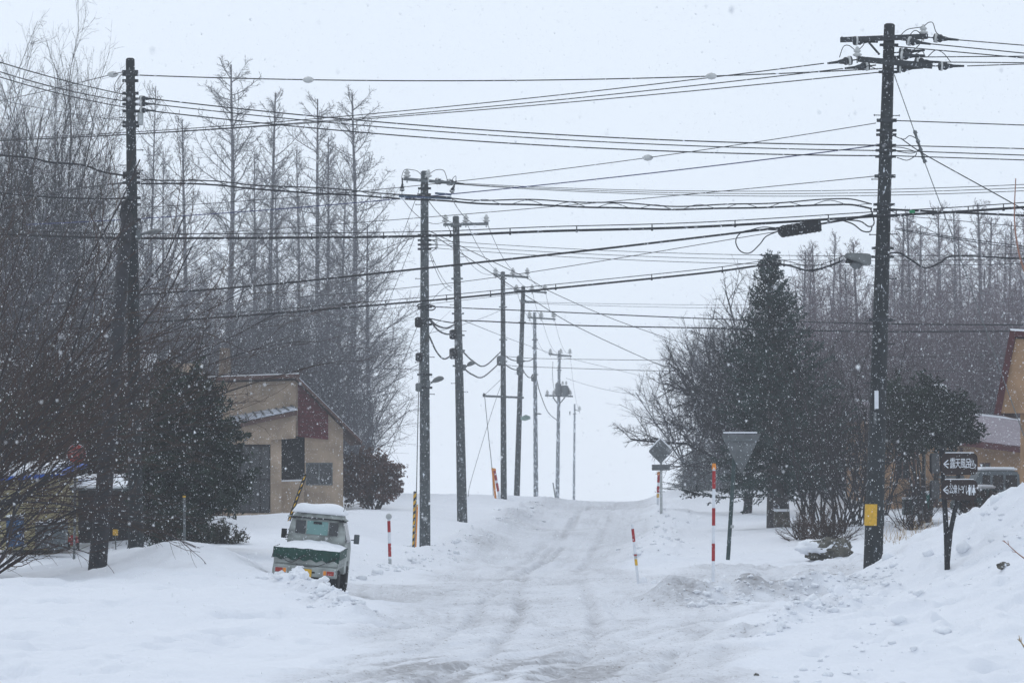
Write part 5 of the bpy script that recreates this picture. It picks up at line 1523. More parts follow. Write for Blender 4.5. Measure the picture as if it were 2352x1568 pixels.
# right: gabled building at the frame edge
G_ = thing('gabled_building', 'ochre stucco building with a broad maroon sloping fascia at the right edge', 'building', W(2290, 1180, 75.4))
DG = 76
b = MB(); b.prism(polyP([(2331, 950), (2331, 1180), (2700, 1180), (2700, 790), (2334, 800)], DG), DG, DG + 8); b.build('wall', M['stucco2'], G_)
b = MB(); b.prism(polyP([(2296, 948), (2330, 778), (2720, 800), (2720, 952)], DG - .5), DG - .5, DG - .02); b.build('gable_wall', M['stucco2'], G_)
b = MB(); b.prism(polyP([(2283, 950), (2320, 757), (2332, 768), (2298, 952)], DG - .6), DG - .62, DG + 8.2); b.build('fascia', M['maroon_trim'], G_)
b = MB(); b.prism(polyP([(2322, 760), (2730, 785), (2730, 798), (2332, 774)], DG - .6), DG - .63, DG + 8.2); b.build('roof', M['maroon_trim'], G_)
b = MB(); b.prism(polyP([(2319, 755), (2730, 780), (2730, 784), (2321, 759.5)], DG - .6), DG - .64, DG + 8.2); b.build('roof_snow', M['snow'], G_)
G_.rotation_euler = (0, 0, -R(13))
# mid right barn
B_o = thing('long_barn', 'low ochre barn with a mauve metal roof behind the dark pine', 'barn', W(2200, 1190, 104))
b = MB(); b.prism(polyP([(2025, 995), (2420, 1040), (2420, 1195), (2025, 1195)], 104), 104, 104.3, [polyP(rectc(2056, 1050, 2090, 1100), 104), polyP(rectc(2250, 1062, 2275, 1092), 104)]); b.build('wall', M['stucco2'], B_o)
window(B_o, 2056, 1050, 2090, 1100, 104, 1, 'brown_trim'); window(B_o, 2250, 1062, 2275, 1092, 104, 1, 'brown_trim')
for X in (2100, 2150, 2208): 
    b = MB(); b.beam(W(X, 1190, 103.9), W(X, 1010 + (X - 2030) * .1, 103.9), .14, .1); b.build('wall_post', M['brown_trim'], B_o)
a, e = W(2010, 990, 103.2), W(2440, 1042, 103.2)
slab3([a, e, e + Vector((0, 6, 1.15)), a + Vector((0, 6, 1.15))], .1, 'roof', 'roof_purple', B_o)
b = MB(); b.beam(a + Vector((0, -.06, -.03)), e + Vector((0, -.06, -.03)), .06, .22); b.build('fascia', M['maroon_trim'], B_o)
b = MB(); b.beam(a + Vector((0, 6, 1.27)), e + Vector((0, 6, 1.27)), .25, .08); b.build('ridge_snow', M['snow'], B_o)
b = MB(); x0, z1 = pz(2025, 1000, 104); x1, z0 = pz(2420, 1195, 104); b.box(((x0 + x1) / 2, 115, (z0 + z1) / 2), (x1 - x0, .3, z1 - z0)); b.box((x0 + .15, 109.7, (z0 + z1) / 2 + .3), (.3, 10.5, z1 - z0 + .6)); b.build('side_wall', M['stucco2'], B_o)

# van and car beside the barn
def parked(name, label, X0, X1, Yt, Yb, D, boxy, m):
    (x0, z1), (x1, z0) = pz(X0, Yt, D), pz(X1, Yb, D)
    o = thing(name, label, 'van' if boxy else 'car', ((x0 + x1) / 2, D, z0)); L = x1 - x0; h = z1 - z0
    if boxy: pr = [(0, .12), (0, .72), (.10, .92), (.16, 1), (.9, 1), (.97, .95), (1, .6), (1, .12)]
    else: pr = [(0, .15), (.02, .5), (.22, .62), (.38, .95), (.48, 1), (.72, 1), (.86, .66), (.98, .6), (1, .15)]
    b = MB(); b.prism([(x0 + x * L, z0 + z * h) for x, z in pr], D, D + 1.6); bo = b.build('body', M[m], o, bevel=.05)
    ws = [(.16, .34), (.38, .62), (.66, .92)] if boxy else [(.34, .55), (.58, .76)]
    for u, v in ws:
        b = MB(); zz0, zz1 = (.58, .90) if boxy else (.64, .93)
        b.prism([(x0 + u * L, z0 + zz0 * h), (x0 + v * L, z0 + zz0 * h), (x0 + v * L, z0 + zz1 * h), (x0 + (u + .02) * L, z0 + zz1 * h)], D - .012, D - .001); b.build('side_window', M['glass_dark'], o)
    b = MB(); b.prism([(x0 + (.14 if boxy else .40) * L, z1 + .005), (x0 + (.93 if boxy else .76) * L, z1 + .005), (x0 + (.9 if boxy else .72) * L, z1 + .11), (x0 + (.18 if boxy else .45) * L, z1 + .11)], D + .08, D + 1.5); b.build('roof_snow', M['snow'], o, bevel=.04)
    for u in (.2, .8):
        b = MB(); b.lathe([(.12, -.02), (.27, -.02), (.28, .02), (.28, .16), (.1, .18)], 18, (x0 + u * L, D + .02, z0 + .25), 'Y'); b.build('wheel', M['tyre'], o)
    return o
parked('parked_van', 'dim blue grey van with dark windows parked in front of the barn', 2238, 2345, 1080, 1185, 92, True, 'grey_box')
parked('parked_car', 'dark green car half hidden behind the right snowbank', 2200, 2320, 1122, 1178, 84, False, 'green_post')
boxthing('plastic_crate', 'teal plastic container in the snow behind the right bushes', 'container', 2118, 1132, 2140, 1178, 88, .5, 'teal', 'snow')
boxthing('plastic_crate', 'dark green low container left of the teal one', 'container', 2074, 1146, 2108, 1182, 88, .5, 'green_post', 'snow')
boxthing('stone_post', 'squat stone post capped with snow at the foot of the spruce', 'stone post', 1778, 1174, 1812, 1208, 86.5, .45, 'rock', 'snow', .03)

# ------------------------------------------------------------------ vegetation
class TW:
    """fast thin-branch mesh"""
    def __init__(s): s.v = []; s.f = []
    def poly(s, P, r0, r1, n=3):
        base = len(s.v); m = len(P)
        d = (P[-1][0] - P[0][0], P[-1][1] - P[0][1], P[-1][2] - P[0][2])
        L = math.sqrt(d[0] ** 2 + d[1] ** 2 + d[2] ** 2) + 1e-9
        d = (d[0] / L, d[1] / L, d[2] / L)
        if abs(d[2]) < .8: u = (-d[1], d[0], 0.)
        else: u = (0., -d[2], d[1])
        k = math.sqrt(u[0] ** 2 + u[1] ** 2 + u[2] ** 2) + 1e-9
        u = (u[0] / k, u[1] / k, u[2] / k)
        w_ = (d[1] * u[2] - d[2] * u[1], d[2] * u[0] - d[0] * u[2], d[0] * u[1] - d[1] * u[0])
        cs = [(math.cos(2 * math.pi * j / n), math.sin(2 * math.pi * j / n)) for j in range(n)]
        for i, p in enumerate(P):
            r = r0 + (r1 - r0) * i / (m - 1)
            for c_, s_ in cs:
                c2, s2 = c_ * r, s_ * r
                s.v.append((p[0] + u[0] * c2 + w_[0] * s2, p[1] + u[1] * c2 + w_[1] * s2, p[2] + u[2] * c2 + w_[2] * s2))
        for i in range(m - 1):
            for j in range(n):
                a = base + i * n + j; b_ = base + i * n + (j + 1) % n
                s.f.append((a, b_, b_ + n, a + n))
    def build(s, name, m, parent):
        o = mesh_np(name, np.array(s.v), np.array(s.f), m, parent)
        return o
def nrm(v):
    k = math.sqrt(v[0] ** 2 + v[1] ** 2 + v[2] ** 2) + 1e-9
    return (v[0] / k, v[1] / k, v[2] / k)
def walk(rg, p, d, L, n, wander, trop=(0, 0, 0)):
    P = [p]; D = [d]
    for i in range(n):
        d = nrm((d[0] + rg.gauss(0, wander) + trop[0], d[1] + rg.gauss(0, wander) + trop[1], d[2] + rg.gauss(0, wander) + trop[2]))
        p = (p[0] + d[0] * L / n, p[1] + d[1] * L / n, p[2] + d[2] * L / n)
        P.append(p); D.append(d)
    return P, D
def side(rg, d, ang):
    """direction at angle ang from d"""
    r = nrm((rg.gauss(0, 1), rg.gauss(0, 1), rg.gauss(0, 1)))
    k = r[0] * d[0] + r[1] * d[1] + r[2] * d[2]
    r = nrm((r[0] - d[0] * k, r[1] - d[1] * k, r[2] - d[2] * k))
    c_, s_ = math.cos(ang), math.sin(ang)
    return (d[0] * c_ + r[0] * s_, d[1] * c_ + r[1] * s_, d[2] * c_ + r[2] * s_)
def recurse(rg, tw, p, d, L, r, lv, spec, trunk=None):
    """spec per level: (nseg, wander, trop, nchild, t0, angle, ratio, rratio)"""
    ns, wa, tr_, nc, t0, ang, ratio, rr = spec[lv]
    P, D = walk(rg, p, d, L, ns, wa, tr_)
    last = lv == len(spec) - 1
    (trunk if trunk is not None else tw).poly(P, r, r * (.45 if not last else .5), 6 if trunk is not None else (5 if r > .03 else 3))
    if last: return
    for k in range(nc):
        t = t0 + (1 - t0) * (k + rg.random()) / nc
        i = min(int(t * ns), ns - 1); f = t * ns - i
        q = tuple(P[i][j] + (P[i + 1][j] - P[i][j]) * f for j in range(3))
        cd = side(rg, D[i], ang * rg.uniform(.6, 1.3))
        recurse(rg, tw, q, cd, L * ratio * rg.uniform(.6, 1.25) * (1.15 - .6 * t), max(r * rr * (1.1 - .5 * t), .004), lv + 1, spec)

def tree(name, label, cat, group, trunk_tw, crown_tw, mt, mc, crown_name='crown'):
    o = thing(name, label, cat, group=group)
    trunk_tw.build('trunk', mt, o)
    crown_tw.build(crown_name, mc, o)
    return o

def make_larch(seed, h=24.0, spread=2.6, sparse=1.0):
    rg = random.Random(seed); T, K = TW(), TW()
    P, D = walk(rg, (0, 0, -.5), (0, 0, 1), h, 14, .012, (0, 0, .03))
    T.poly(P, .24, .04, 8)
    nb = int(105 * sparse)
    for k in range(nb):
        t = .16 + .83 * (k + rg.random()) / nb
        i = min(int(t * 14), 13); f = t * 14 - i
        q = tuple(P[i][j] + (P[i + 1][j] - P[i][j]) * f for j in range(3))
        L = spread * ((1 - t) ** .55) * rg.choice((.45, .6, .8, 1.0, 1.2)) * rg.uniform(.8, 1.1) + .35
        if t < .35: L *= .55 + t
        if rg.random() < .08: L *= 1.5
        az_ = rg.uniform(0, 2 * math.pi); el = R(rg.uniform(-12, 25) + t * 22)
        d = (math.cos(az_) * math.cos(el), math.sin(az_) * math.cos(el), math.sin(el))
        B, BD = walk(rg, q, d, L, 6, .07, (0, 0, .11))
        K.poly(B, .020 + .006 * L, .010, 3)
        nt_ = int(5 + L * 5)
        for m_ in range(nt_):
            u = .12 + .88 * (m_ + rg.random()) / nt_
            i2 = min(int(u * 6), 5); f2 = u * 6 - i2
            qq = tuple(B[i2][j] + (B[i2 + 1][j] - B[i2][j]) * f2 for j in range(3))
            dd = side(rg, BD[i2], R(rg.uniform(30, 65)))
            dd = nrm((dd[0], dd[1], dd[2] + .15))
            l2 = (.25 + .32 * L) * rg.uniform(.4, 1.1) * (1.15 - .7 * u)
            B2, _ = walk(rg, qq, dd, l2, 3, .14, (0, 0, .05))
            K.poly(B2, .011, .007, 3)
            for z_ in range(2):
                j2 = rg.randint(1, 2); d3 = side(rg, dd, R(45)); B3, _ = walk(rg, B2[j2], d3, l2 * .45, 2, .1)
                K.poly(B3, .009, .006, 3)
    return T, K
larches = []
for i in range(3):
    T, K = make_larch(20 + i, 24.0, (4.9, 3.6, 5.4)[i], (1.0, 1.2, .85)[i])
    larches.append(tree('larch', 'x', 'larch tree', 'bare larches behind the house', T, K, M['bark_pale'], M['twig_grey']))
used_l = [0, 0, 0]
def base_at(X, D):
    x = (X - 1176) / F * D * 1.0
    return Vector((x, D, gz(x, D) - .1))
def place(protos, used, k, X, D, topV, label, group, rot=None, h0=24.0, sx=1.0, dz=0):
    p = base_at(X, D); p.z += dz
    topz = W(X, topV, D).z
    s = (topz - p.z) / h0
    rot = rng.uniform(0, 6.28) if rot is None else rot
    pr = protos[k]
    if not used[k]:
        used[k] = 1
        pr.location = p; pr.rotation_euler = (0, 0, rot); pr.scale = (s * sx, s * sx, s); pr['label'] = label; pr['group'] = group
        return pr
    return dup(pr, p, rot, (s * sx, s * sx, s), label, group)
GLs = 'bare larches behind the house'
LST = [(0, 512, 182, 122, 'tallest bare larch behind the house, forking crown against the sky', 1.15), (1, 430, 188, 255, 'slim bare larch left of the tallest one', 1.0), (1, 614, 186, 196, 'bare larch with dense top right of the tallest one', 1.0),
       (2, 733, 180, 208, 'bare larch with bent tip, left of the pair near the sky gap', 1.1), (1, 752, 192, 300, 'hidden bare larch tight behind the bent tipped one', .9), (0, 803, 176, 190, 'bare larch with a long right hand branch and hooked top', 1.1),
       (2, 848, 168, 500, 'short bare larch at the right end of the row', 1.3), (1, 585, 196, 340, 'thin bare larch between the two tall ones', .8), (0, 340, 150, 180, 'narrow upright bare tree just right of the left pole', .6),
       (1, 640, 196, 385, 'thin low bare larch in the middle of the row', .9), (0, 772, 190, 420, 'low bare larch between the bent tip and hooked ones', 1.0), (2, 375, 160, 330, 'ragged bare larch behind the left pole', .7), (1, 690, 200, 330, 'faint bare larch left of the bent tipped one', .8)]
for k, X, D, tv, lab, sx in LST: place(larches, used_l, k, X, D, tv, lab, GLs, sx=sx)

def make_decid(seed, h=12.0, n0=9, spread=.55, fine=1.0, tw_r=1.0, up=.05):
    rg = random.Random(seed); T, K = TW(), TW()
    th = h * .28
    P, D = walk(rg, (0, 0, -.4), (0, 0, 1), th + .4, 5, .05)
    T.poly(P, h * .015, h * .011, 7)
    spec = [(6, .10, (0, 0, up), int(9 * fine), .2, R(38), .52, .5),
            (5, .12, (0, 0, up * .8), int(7 * fine), .15, R(40), .50, .5),
            (4, .13, (0, 0, up * .5), 5, .15, R(42), .5, .6),
            (3, .15, (0, 0, 0), 0, 0, 0, 0, 0)]
    for k in range(n0):
        az_ = 2 * math.pi * (k + rg.random() * .6) / n0
        tilt = spread * rg.uniform(.35, 1.35)
        d = nrm((math.cos(az_) * math.sin(tilt), math.sin(az_) * math.sin(tilt), math.cos(tilt)))
        q = P[rg.randint(2, 5)]
        recurse(rg, K, q, d, h * .62 * rg.uniform(.75, 1.1), h * .0062 * tw_r, 0, spec, trunk=T)
    return T, K
decs = []
T, K = make_decid(41, 12, 9, .50, 1.0); decs.append(tree('bare_tree', 'x', 'bare tree', 'x', T, K, M['bark_pale'], M['twig_grey']))
T, K = make_decid(42, 12, 8, .62, 1.0); decs.append(tree('bare_tree', 'x', 'bare tree', 'x', T, K, M['bark_pale'], M['twig_grey']))
T, K = make_decid(43, 12, 10, .38, 1.1); decs.append(tree('bare_tree', 'x', 'bare tree', 'x', T, K, M['bark_pale'], M['twig_grey']))
ud = [0, 0, 0]
GDd = 'grey bare broadleaf trees behind the house'
DL = [(0, 560, 150, 560, 'round headed bare tree below the tallest larch', 1.0), (1, 640, 146, 600, 'wide bare tree above the house chimney side', 1.0), (2, 705, 140, 640, 'bare tree above the maroon corner of the house', 1.1), (0, 480, 142, 590, 'bare tree left of the house chimney', 1.0),
      (1, 415, 136, 620, 'bare tree behind the dark yew top', 1.0), (2, 765, 150, 700, 'bare tree behind the right slope of the house roof', 1.2), (1, 820, 150, 820, 'low bare tree right of the house', 1.1), (2, 350, 130, 560, 'bare tree right behind the left pole', 1.2),
      (0, 600, 130, 700, 'low dense bare tree touching the house roof', 1.2), (1, 520, 132, 720, 'low dense bare tree behind the porch roof', 1.2), (2, 455, 126, 700, 'low bare tree left of the porch', 1.1),
      (2, 700, 128, 760, 'low bare tree right behind the roof peak', 1.1)]
for k, X, D, tv, lab, sx in DL: place(decs, ud, k, X, D, tv, lab, GDd, h0=11.2, sx=sx)
T, K = make_decid(47, 12, 13, .40, 1.35, .62, .07); fine_t = [tree('bare_tree', 'x', 'bare tree', 'x', T, K, M['bark'], M['twig_mid'])]; uft = [0]
GDl = 'tall bare trees above the left bushes'
for k, X, D, tv, lab, sx in [(1, 225, 112, 380, 'lower bare tree left of the left pole', .9), (0, 110, 95, 420, 'mid height bare tree over the long snowy roof', .9), (1, 20, 92, 480, 'broad bare tree over the left end of the long roof', .9)]:
    place(decs, ud, k, X, D, tv, lab, GDl, h0=11.2, sx=sx)

for k, X, D, tv, lab, sx in [(0, 75, 104, 55, 'tallest feathery bare tree at the top left corner', .62), (0, 175, 108, 175, 'bare tree between the corner tree and the left pole', .5), (0, -20, 98, 95, 'bare tree cut by the left frame edge', .7)]:
    place(fine_t, uft, 0, X, D, tv, lab, GDl, h0=11.2, sx=sx)
# foreground bushes with long upright stems
def make_fan(seed, n=24, L=7.5, lean=(.25, 0), spread=.5, low=4):
    rg = random.Random(seed); T, K = TW(), TW()
    spec = [(10, .11, (lean[0] * .02, 0, .0), 9, .12, R(36), .5, .45), (6, .13, (0, 0, .03), 6, .12, R(38), .46, .5), (4, .16, (0, 0, .02), 0, 0, 0, 0, 0)]
    for k in range(n):
        a = rg.uniform(0, 2 * math.pi); t = spread * math.sqrt(rg.random())
        d = nrm((math.cos(a) * t + lean[0], math.sin(a) * t * .7 + lean[1], 1.0))
        recurse(rg, K, (rg.gauss(0, .3), rg.gauss(0, .3), -.3), d, L * rg.uniform(.65, 1.1), rg.uniform(.018, .038), 0, spec, trunk=T)
    spec2 = [(12, .05, (0, 0, -.035), 9, .2, R(30), .34, .5), (4, .12, (0, 0, -.02), 3, .2, R(35), .45, .6), (3, .14, (0, 0, 0), 0, 0, 0, 0, 0)]
    for k in range(low):
        d = nrm((rg.uniform(.5, 1.0), rg.uniform(-.5, .3), rg.uniform(.15, .75)))
        recurse(rg, K, (rg.gauss(0, .3), rg.gauss(0, .3), rg.uniform(.2, 1.5)), d, L * rg.uniform(.55, .95) * (1 if L > 5 else 1.45), rg.uniform(.014, .022), 0, spec2, trunk=T)
    return T, K
fans = []
for s, (n, L, le, sp, lo) in enumerate([(17, 8.6, (.55, 0), .5, 7), (12, 6.4, (.10, 0), .5, 3), (6, 3.4, (.5, 0), .8, 11)]):
    T, K = make_fan(60 + s, n, L, le, sp, lo)
    fans.append(tree('bare_shrub', 'x', 'shrub', 'x', T, K, M['twig_dark'], M['twig_brown'], 'twigs'))
uf = [0, 0, 0]
def put(protos, used, k, X, D, s, rot, label, group, dz=0.0):
    p = base_at(X, D); p.z += dz
    pr = protos[k]
    if not used[k]:
        used[k] = 1; pr.location = p; pr.rotation_euler = (0, 0, rot); pr.scale = (s, s, s); pr['label'] = label; pr['group'] = group; return pr
    return dup(pr, p, rot, s, label, group)
GFn = 'tall brown bare shrubs at the left'
put(fans, uf, 0, -190, 57, 1.0, 0, 'dark brown many stemmed shrub leaning right, foremost on the left', GFn)
put(fans, uf, 0, -260, 62, 1.2, .35, 'brown shrub at the left frame edge', GFn)
put(fans, uf, 1, 60, 84, 1.0, 1.2, 'brown shrub rising behind the yellow shed', GFn)
put(fans, uf, 2, -90, 55.5, 1.15, .05, 'low sprawling shrub with arching branches over the snow hollow', GFn)
put(fans, uf, 2, 150, 82, 1.0, -.3, 'low sprawling shrub behind the carport', GFn)
put(fans, uf, 1, 150, 87, .95, -.25, 'brown shrub behind the round red sign', GFn)
put(fans, uf, 1, 330, 92, .75, -.2, 'brown shrub behind the foot of the left pole', GFn)

# leafy evergreens
def leaves(rgn, lobes, n, size, flat=.6, inner=.55, slender=1.0):
    """many small quads spread through ellipsoid lobes"""
    lobes = np.array(lobes, dtype=float)
    vol = lobes[:, 3] * lobes[:, 4] * lobes[:, 5]
    w_ = vol ** .75; w_ /= w_.sum()
    pick = rgn.choice(len(lobes), n, p=w_)
    d = rgn.normal(size=(n, 3)); d /= np.linalg.norm(d, axis=1)[:, None]
    rad = inner + (1 - inner) * rgn.random(n) ** .6
    rad *= 1 + .18 * rgn.normal(size=n)
    S = max(20, n // 45)                     # leaves sit on short sprigs so that boughs and gaps read
    sp_ = rgn.integers(0, S, n); pick = pick[:S][sp_]; d = d[:S]; rad = rad[:S]
    cs = (lobes[:, :3][pick[:S]] if False else None)
    ps = rgn.choice(len(lobes), S, p=w_)
    c0 = lobes[ps, :3] + d * rad[:, None] * lobes[ps, 3:6]
    dr = d + rgn.normal(size=(S, 3)) * .5 + [0, 0, .25]; dr /= np.linalg.norm(dr, axis=1)[:, None]
    ln = rgn.uniform(2.5, 6.5, S) * size
    c = c0[sp_] + dr[sp_] * (ln[sp_] * rgn.uniform(-.4, 1, n))[:, None] + rgn.normal(size=(n, 3)) * size * .75
    d = dr[sp_]
    a = rgn.normal(size=(n, 3)); a = a + d * .8; a /= np.linalg.norm(a, axis=1)[:, None]
    b_ = np.cross(a, rgn.normal(size=(n, 3))); b_ /= np.linalg.norm(b_, axis=1)[:, None]
    s = size * rgn.uniform(.5, 1.4, n)[:, None]
    a = a * s * slender; b_ = b_ * s * flat
    V = np.stack([c - a, c + b_ * .5, c + a, c - b_ * .5], 1).reshape(-1, 3)
    return V, np.arange(4 * n).reshape(-1, 4)
def leafy(name, label, cat, loc, lobes, n, size, mleaf, stems=(), group=None, seed=0, mt='bark', **kw):
    o = thing(name, label, cat, loc, group=group)
    V, Fc = leaves(np.random.default_rng(seed), lobes, n, size, **kw)
    mesh_np('foliage', V, Fc, M[mleaf], o)
    T = TW(); rg = random.Random(seed)
    for l in lobes:
        P, _ = walk(rg, (rg.gauss(0, .1), rg.gauss(0, .1), -.3), nrm((l[0], l[1], l[2] + .3)), math.sqrt(l[0] ** 2 + l[1] ** 2 + l[2] ** 2) * 1.0, 5, .05)
        T.poly(P, .05 + .015 * l[3], .015, 6)
        for k in range(5):
            q = P[rg.randint(2, 5)]; P3, _ = walk(rg, q, side(rg, nrm((l[0], l[1], l[2] + .1)), 1.0), l[3] * 1.1, 4, .15); T.poly(P3, .018, .006, 3)
    T.build('trunk', M[mt], o)
    return o
def lob(Xc, D0, base, L):
    """lobes from photo boxes: (X,Y,halfwidth px,halfheight px)"""
    out = []
    for X, Y, hx, hy, dd in L:
        p = W(X, Y, D0 + dd) - base; s = F / D0
        out.append((p.x, p.y, p.z, hx / s, hx / s * .8, hy / s))
    return out
bs = base_at(420, 70)
leafy('yew_tree', 'large dark green yew bush filling the space left of the house', 'evergreen tree', bs, lob(0, 70, bs, [(430, 930, 60, 60, 0), (470, 1000, 70, 70, 0), (395, 1010, 70, 80, .4), (500, 1090, 60, 70, 0), (430, 1090, 90, 80, -.3), (360, 1120, 60, 80, .3), (530, 1110, 38, 50, .2), (470, 1160, 70, 40, 0), (460, 890, 40, 40, .2), (395, 900, 45, 45, .3)]), 30000, .085, 'needle_yew', seed=5, inner=.3)
bs = base_at(180, 82)
leafy('yew_tree', 'dark evergreen behind the round red sign', 'evergreen tree', bs, lob(0, 82, bs, [(130, 985, 70, 60, 0), (210, 960, 70, 60, 0), (280, 990, 70, 70, 0), (180, 1050, 100, 60, 0), (270, 1080, 80, 60, 0), (80, 1050, 60, 50, 0), (240, 1150, 70, 40, 0)]), 18000, .10, 'needle_yew', seed=6, inner=.3)
bs = base_at(30, 80)
leafy('yew_tree', 'dark evergreen over the yellow shed at the left edge', 'evergreen tree', bs, lob(0, 80, bs, [(0, 990, 60, 60, 0), (50, 1010, 60, 60, 0), (-30, 1060, 60, 60, 0), (30, 1060, 50, 40, 0)]), 9000, .10, 'needle_yew', seed=7, inner=.3)
bs = base_at(345, 68)
leafy('low_shrub', 'dark low evergreen shrub beside the foot of the left pole', 'shrub', bs, lob(0, 68, bs, [(350, 1225, 45, 30, 0), (405, 1210, 50, 35, 0), (440, 1220, 30, 30, 0), (330, 1190, 30, 30, 0)]), 6000, .06, 'needle_yew', seed=8, inner=.3)
bs = base_at(520, 74)
leafy('low_shrub', 'low brown green shrub with clumped heads on the snow by the yew', 'shrub', bs, lob(0, 74, bs, [(470, 1225, 22, 16, 0), (505, 1222, 22, 15, 0), (538, 1230, 20, 12, 0), (490, 1238, 22, 12, 0), (520, 1240, 20, 10, 0)]), 5200, .045, 'leaf_box', seed=9, inner=.4)
bs = base_at(862, 112)
leafy('oak_shrub', 'rusty leaved shrub at the right end of the house', 'shrub', bs, lob(0, 112, bs, [(830, 1078, 40, 32, 0), (870, 1078, 32, 22, 0), (905, 1072, 16, 6, 0), (860, 1112, 50, 30, 0), (905, 1090, 20, 6, 0), (912, 1106, 14, 6, 0), (890, 1126, 32, 16, 0), (815, 1118, 34, 28, 0), (850, 1060, 22, 12, 0), (850, 1135, 50, 16, 0)]), 15000, .07, 'leaf_rust', seed=10, inner=.2, flat=1.0)
bs = base_at(2125, 85)
leafy('pine_tree', 'dark green round headed pine behind the direction sign', 'evergreen tree', bs, lob(0, 85, bs, [(2085, 935, 35, 35, 0), (2130, 930, 50, 40, 0), (2175, 950, 50, 45, 0), (2110, 980, 70, 48, 0), (2170, 995, 55, 42, 0), (2065, 1000, 36, 45, .3), (2215, 985, 30, 40, 0), (2050, 960, 20, 70, .5), (2060, 900, 10, 25, 0)]), 15000, .10, 'needle_yew', seed=11, inner=.25)

# spruces
def make_spruce(seed, h=8.0, rad=2.6, nb=230, trunk_r=.26, bare=.0, tdens=1.0, mn_='needle'):
    rg = random.Random(seed); rgn = np.random.default_rng(seed)
    T = TW(); pts = []; dirs = []
    T.poly([(0, 0, -.4), (0.03, 0, h * .3), (0, .03, h * .7), (0, 0, h * 1.0)], trunk_r, .015, 10)
    for k in range(nb):
        t = bare + (.985 - bare) * ((k + rg.random()) / nb) ** .9
        z = t * h
        L = rad * (1 - t) ** .82 * rg.uniform(.5, 1.25) + .10
        az_ = k * 2.39996 + rg.uniform(-.3, .3); el = R(-12 + 50 * t + rg.uniform(-8, 8))
        d = (math.cos(az_) * math.cos(el), math.sin(az_) * math.cos(el), math.sin(el))
        P, Dn = walk(rg, (0, 0, z), d, L, 6, .05, (0, 0, .05))
        T.poly(P, .022, .006, 3)
        for m_ in range(int((6 + L * 9) * 1)):
            u = .1 + .9 * rg.random(); i = min(int(u * 6), 5); f = u * 6 - i
            q = tuple(P[i][j] + (P[i + 1][j] - P[i][j]) * f for j in range(3))
            dd = side(rg, Dn[i], R(rg.uniform(25, 60))); dd = nrm((dd[0], dd[1], dd[2] * .45 - .05))
            l2 = (.18 + .26 * L) * (1.15 - .8 * u) * rg.uniform(.6, 1.2)
            for s in np.linspace(.05, 1, max(2, int(l2 / .07 * tdens))):
                pts.append((q[0] + dd[0] * l2 * s, q[1] + dd[1] * l2 * s, q[2] + dd[2] * l2 * s + .02 * s)); dirs.append(dd)
        for s in np.linspace(.15, 1.02, int(L / .06) + 2):
            i = min(int(s * 6), 5); f = s * 6 - i
            pts.append(tuple(P[i][j] + (P[i + 1][j] - P[i][j]) * f for j in range(3))); dirs.append(Dn[i])
    for z in np.linspace(h * .9, h * 1.015, 14): pts.append((0, 0, z)); dirs.append((0, 0, 1))
    c = np.repeat(np.array(pts), 2, 0); d = np.repeat(np.array(dirs), 2, 0); n = len(c)
    a = d + rgn.normal(size=(n, 3)) * .55; a /= np.linalg.norm(a, axis=1)[:, None]
    b_ = np.cross(a, rgn.normal(size=(n, 3))); b_ /= np.linalg.norm(b_, axis=1)[:, None]
    c = c + rgn.normal(size=(n, 3)) * .015
    s = rgn.uniform(.05, .10, n)[:, None]
    V = np.stack([c - a * s * .3, c + b_ * .022, c + a * s, c - b_ * .022], 1).reshape(-1, 3)
    o = thing('spruce_tree', 'x', 'spruce tree')
    T.build('trunk', M['bark_snow'], o)
    mesh_np('foliage', V, np.arange(4 * n).reshape(-1, 4), M[mn_], o)
    return o
sp = make_spruce(91, 8.25, 3.0, 230, .40, .13)
p = base_at(1787, 88); sp.location = p; sp['label'] = 'dark green spruce with pointed top and thick trunk right of the road'
sp.scale = (1, 1, (W(1752, 585, 88).z - p.z) / 8.25)
sp.rotation_euler = (0, R(-3.2), 1.0)
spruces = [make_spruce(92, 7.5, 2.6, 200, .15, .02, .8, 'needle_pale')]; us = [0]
for X, D, tv, lab, sx in [(1650, 150, 985, 'low greyish spruce under the spreading bare branches', 1.9), (1605, 160, 1010, 'pale low spruce left of the greyish one near the sky', 1.9), (1580, 175, 1060, 'smallest palest spruce at the forest edge', 1.5), (1700, 145, 960, 'low faded spruce behind the leaning green post', 1.9)]:
    place(spruces, us, 0, X, D, tv, lab, 'faded spruces behind the spreading bare tree', h0=7.5, sx=sx)
for k, X, D, tv, lab, sx in [(2, 1650, 138, 690, 'pale feathery bare tree rising behind the spreading one', 1.1), (0, 1600, 150, 790, 'palest bare tree at the left end behind the spreading one', 1.1), (1, 1700, 140, 680, 'pale bare tree just left of the pointed spruce', 1.1)]:
    place(decs, ud, k, X, D, tv, lab, 'pale bare trees left of the pointed spruce', h0=11.2, sx=sx)

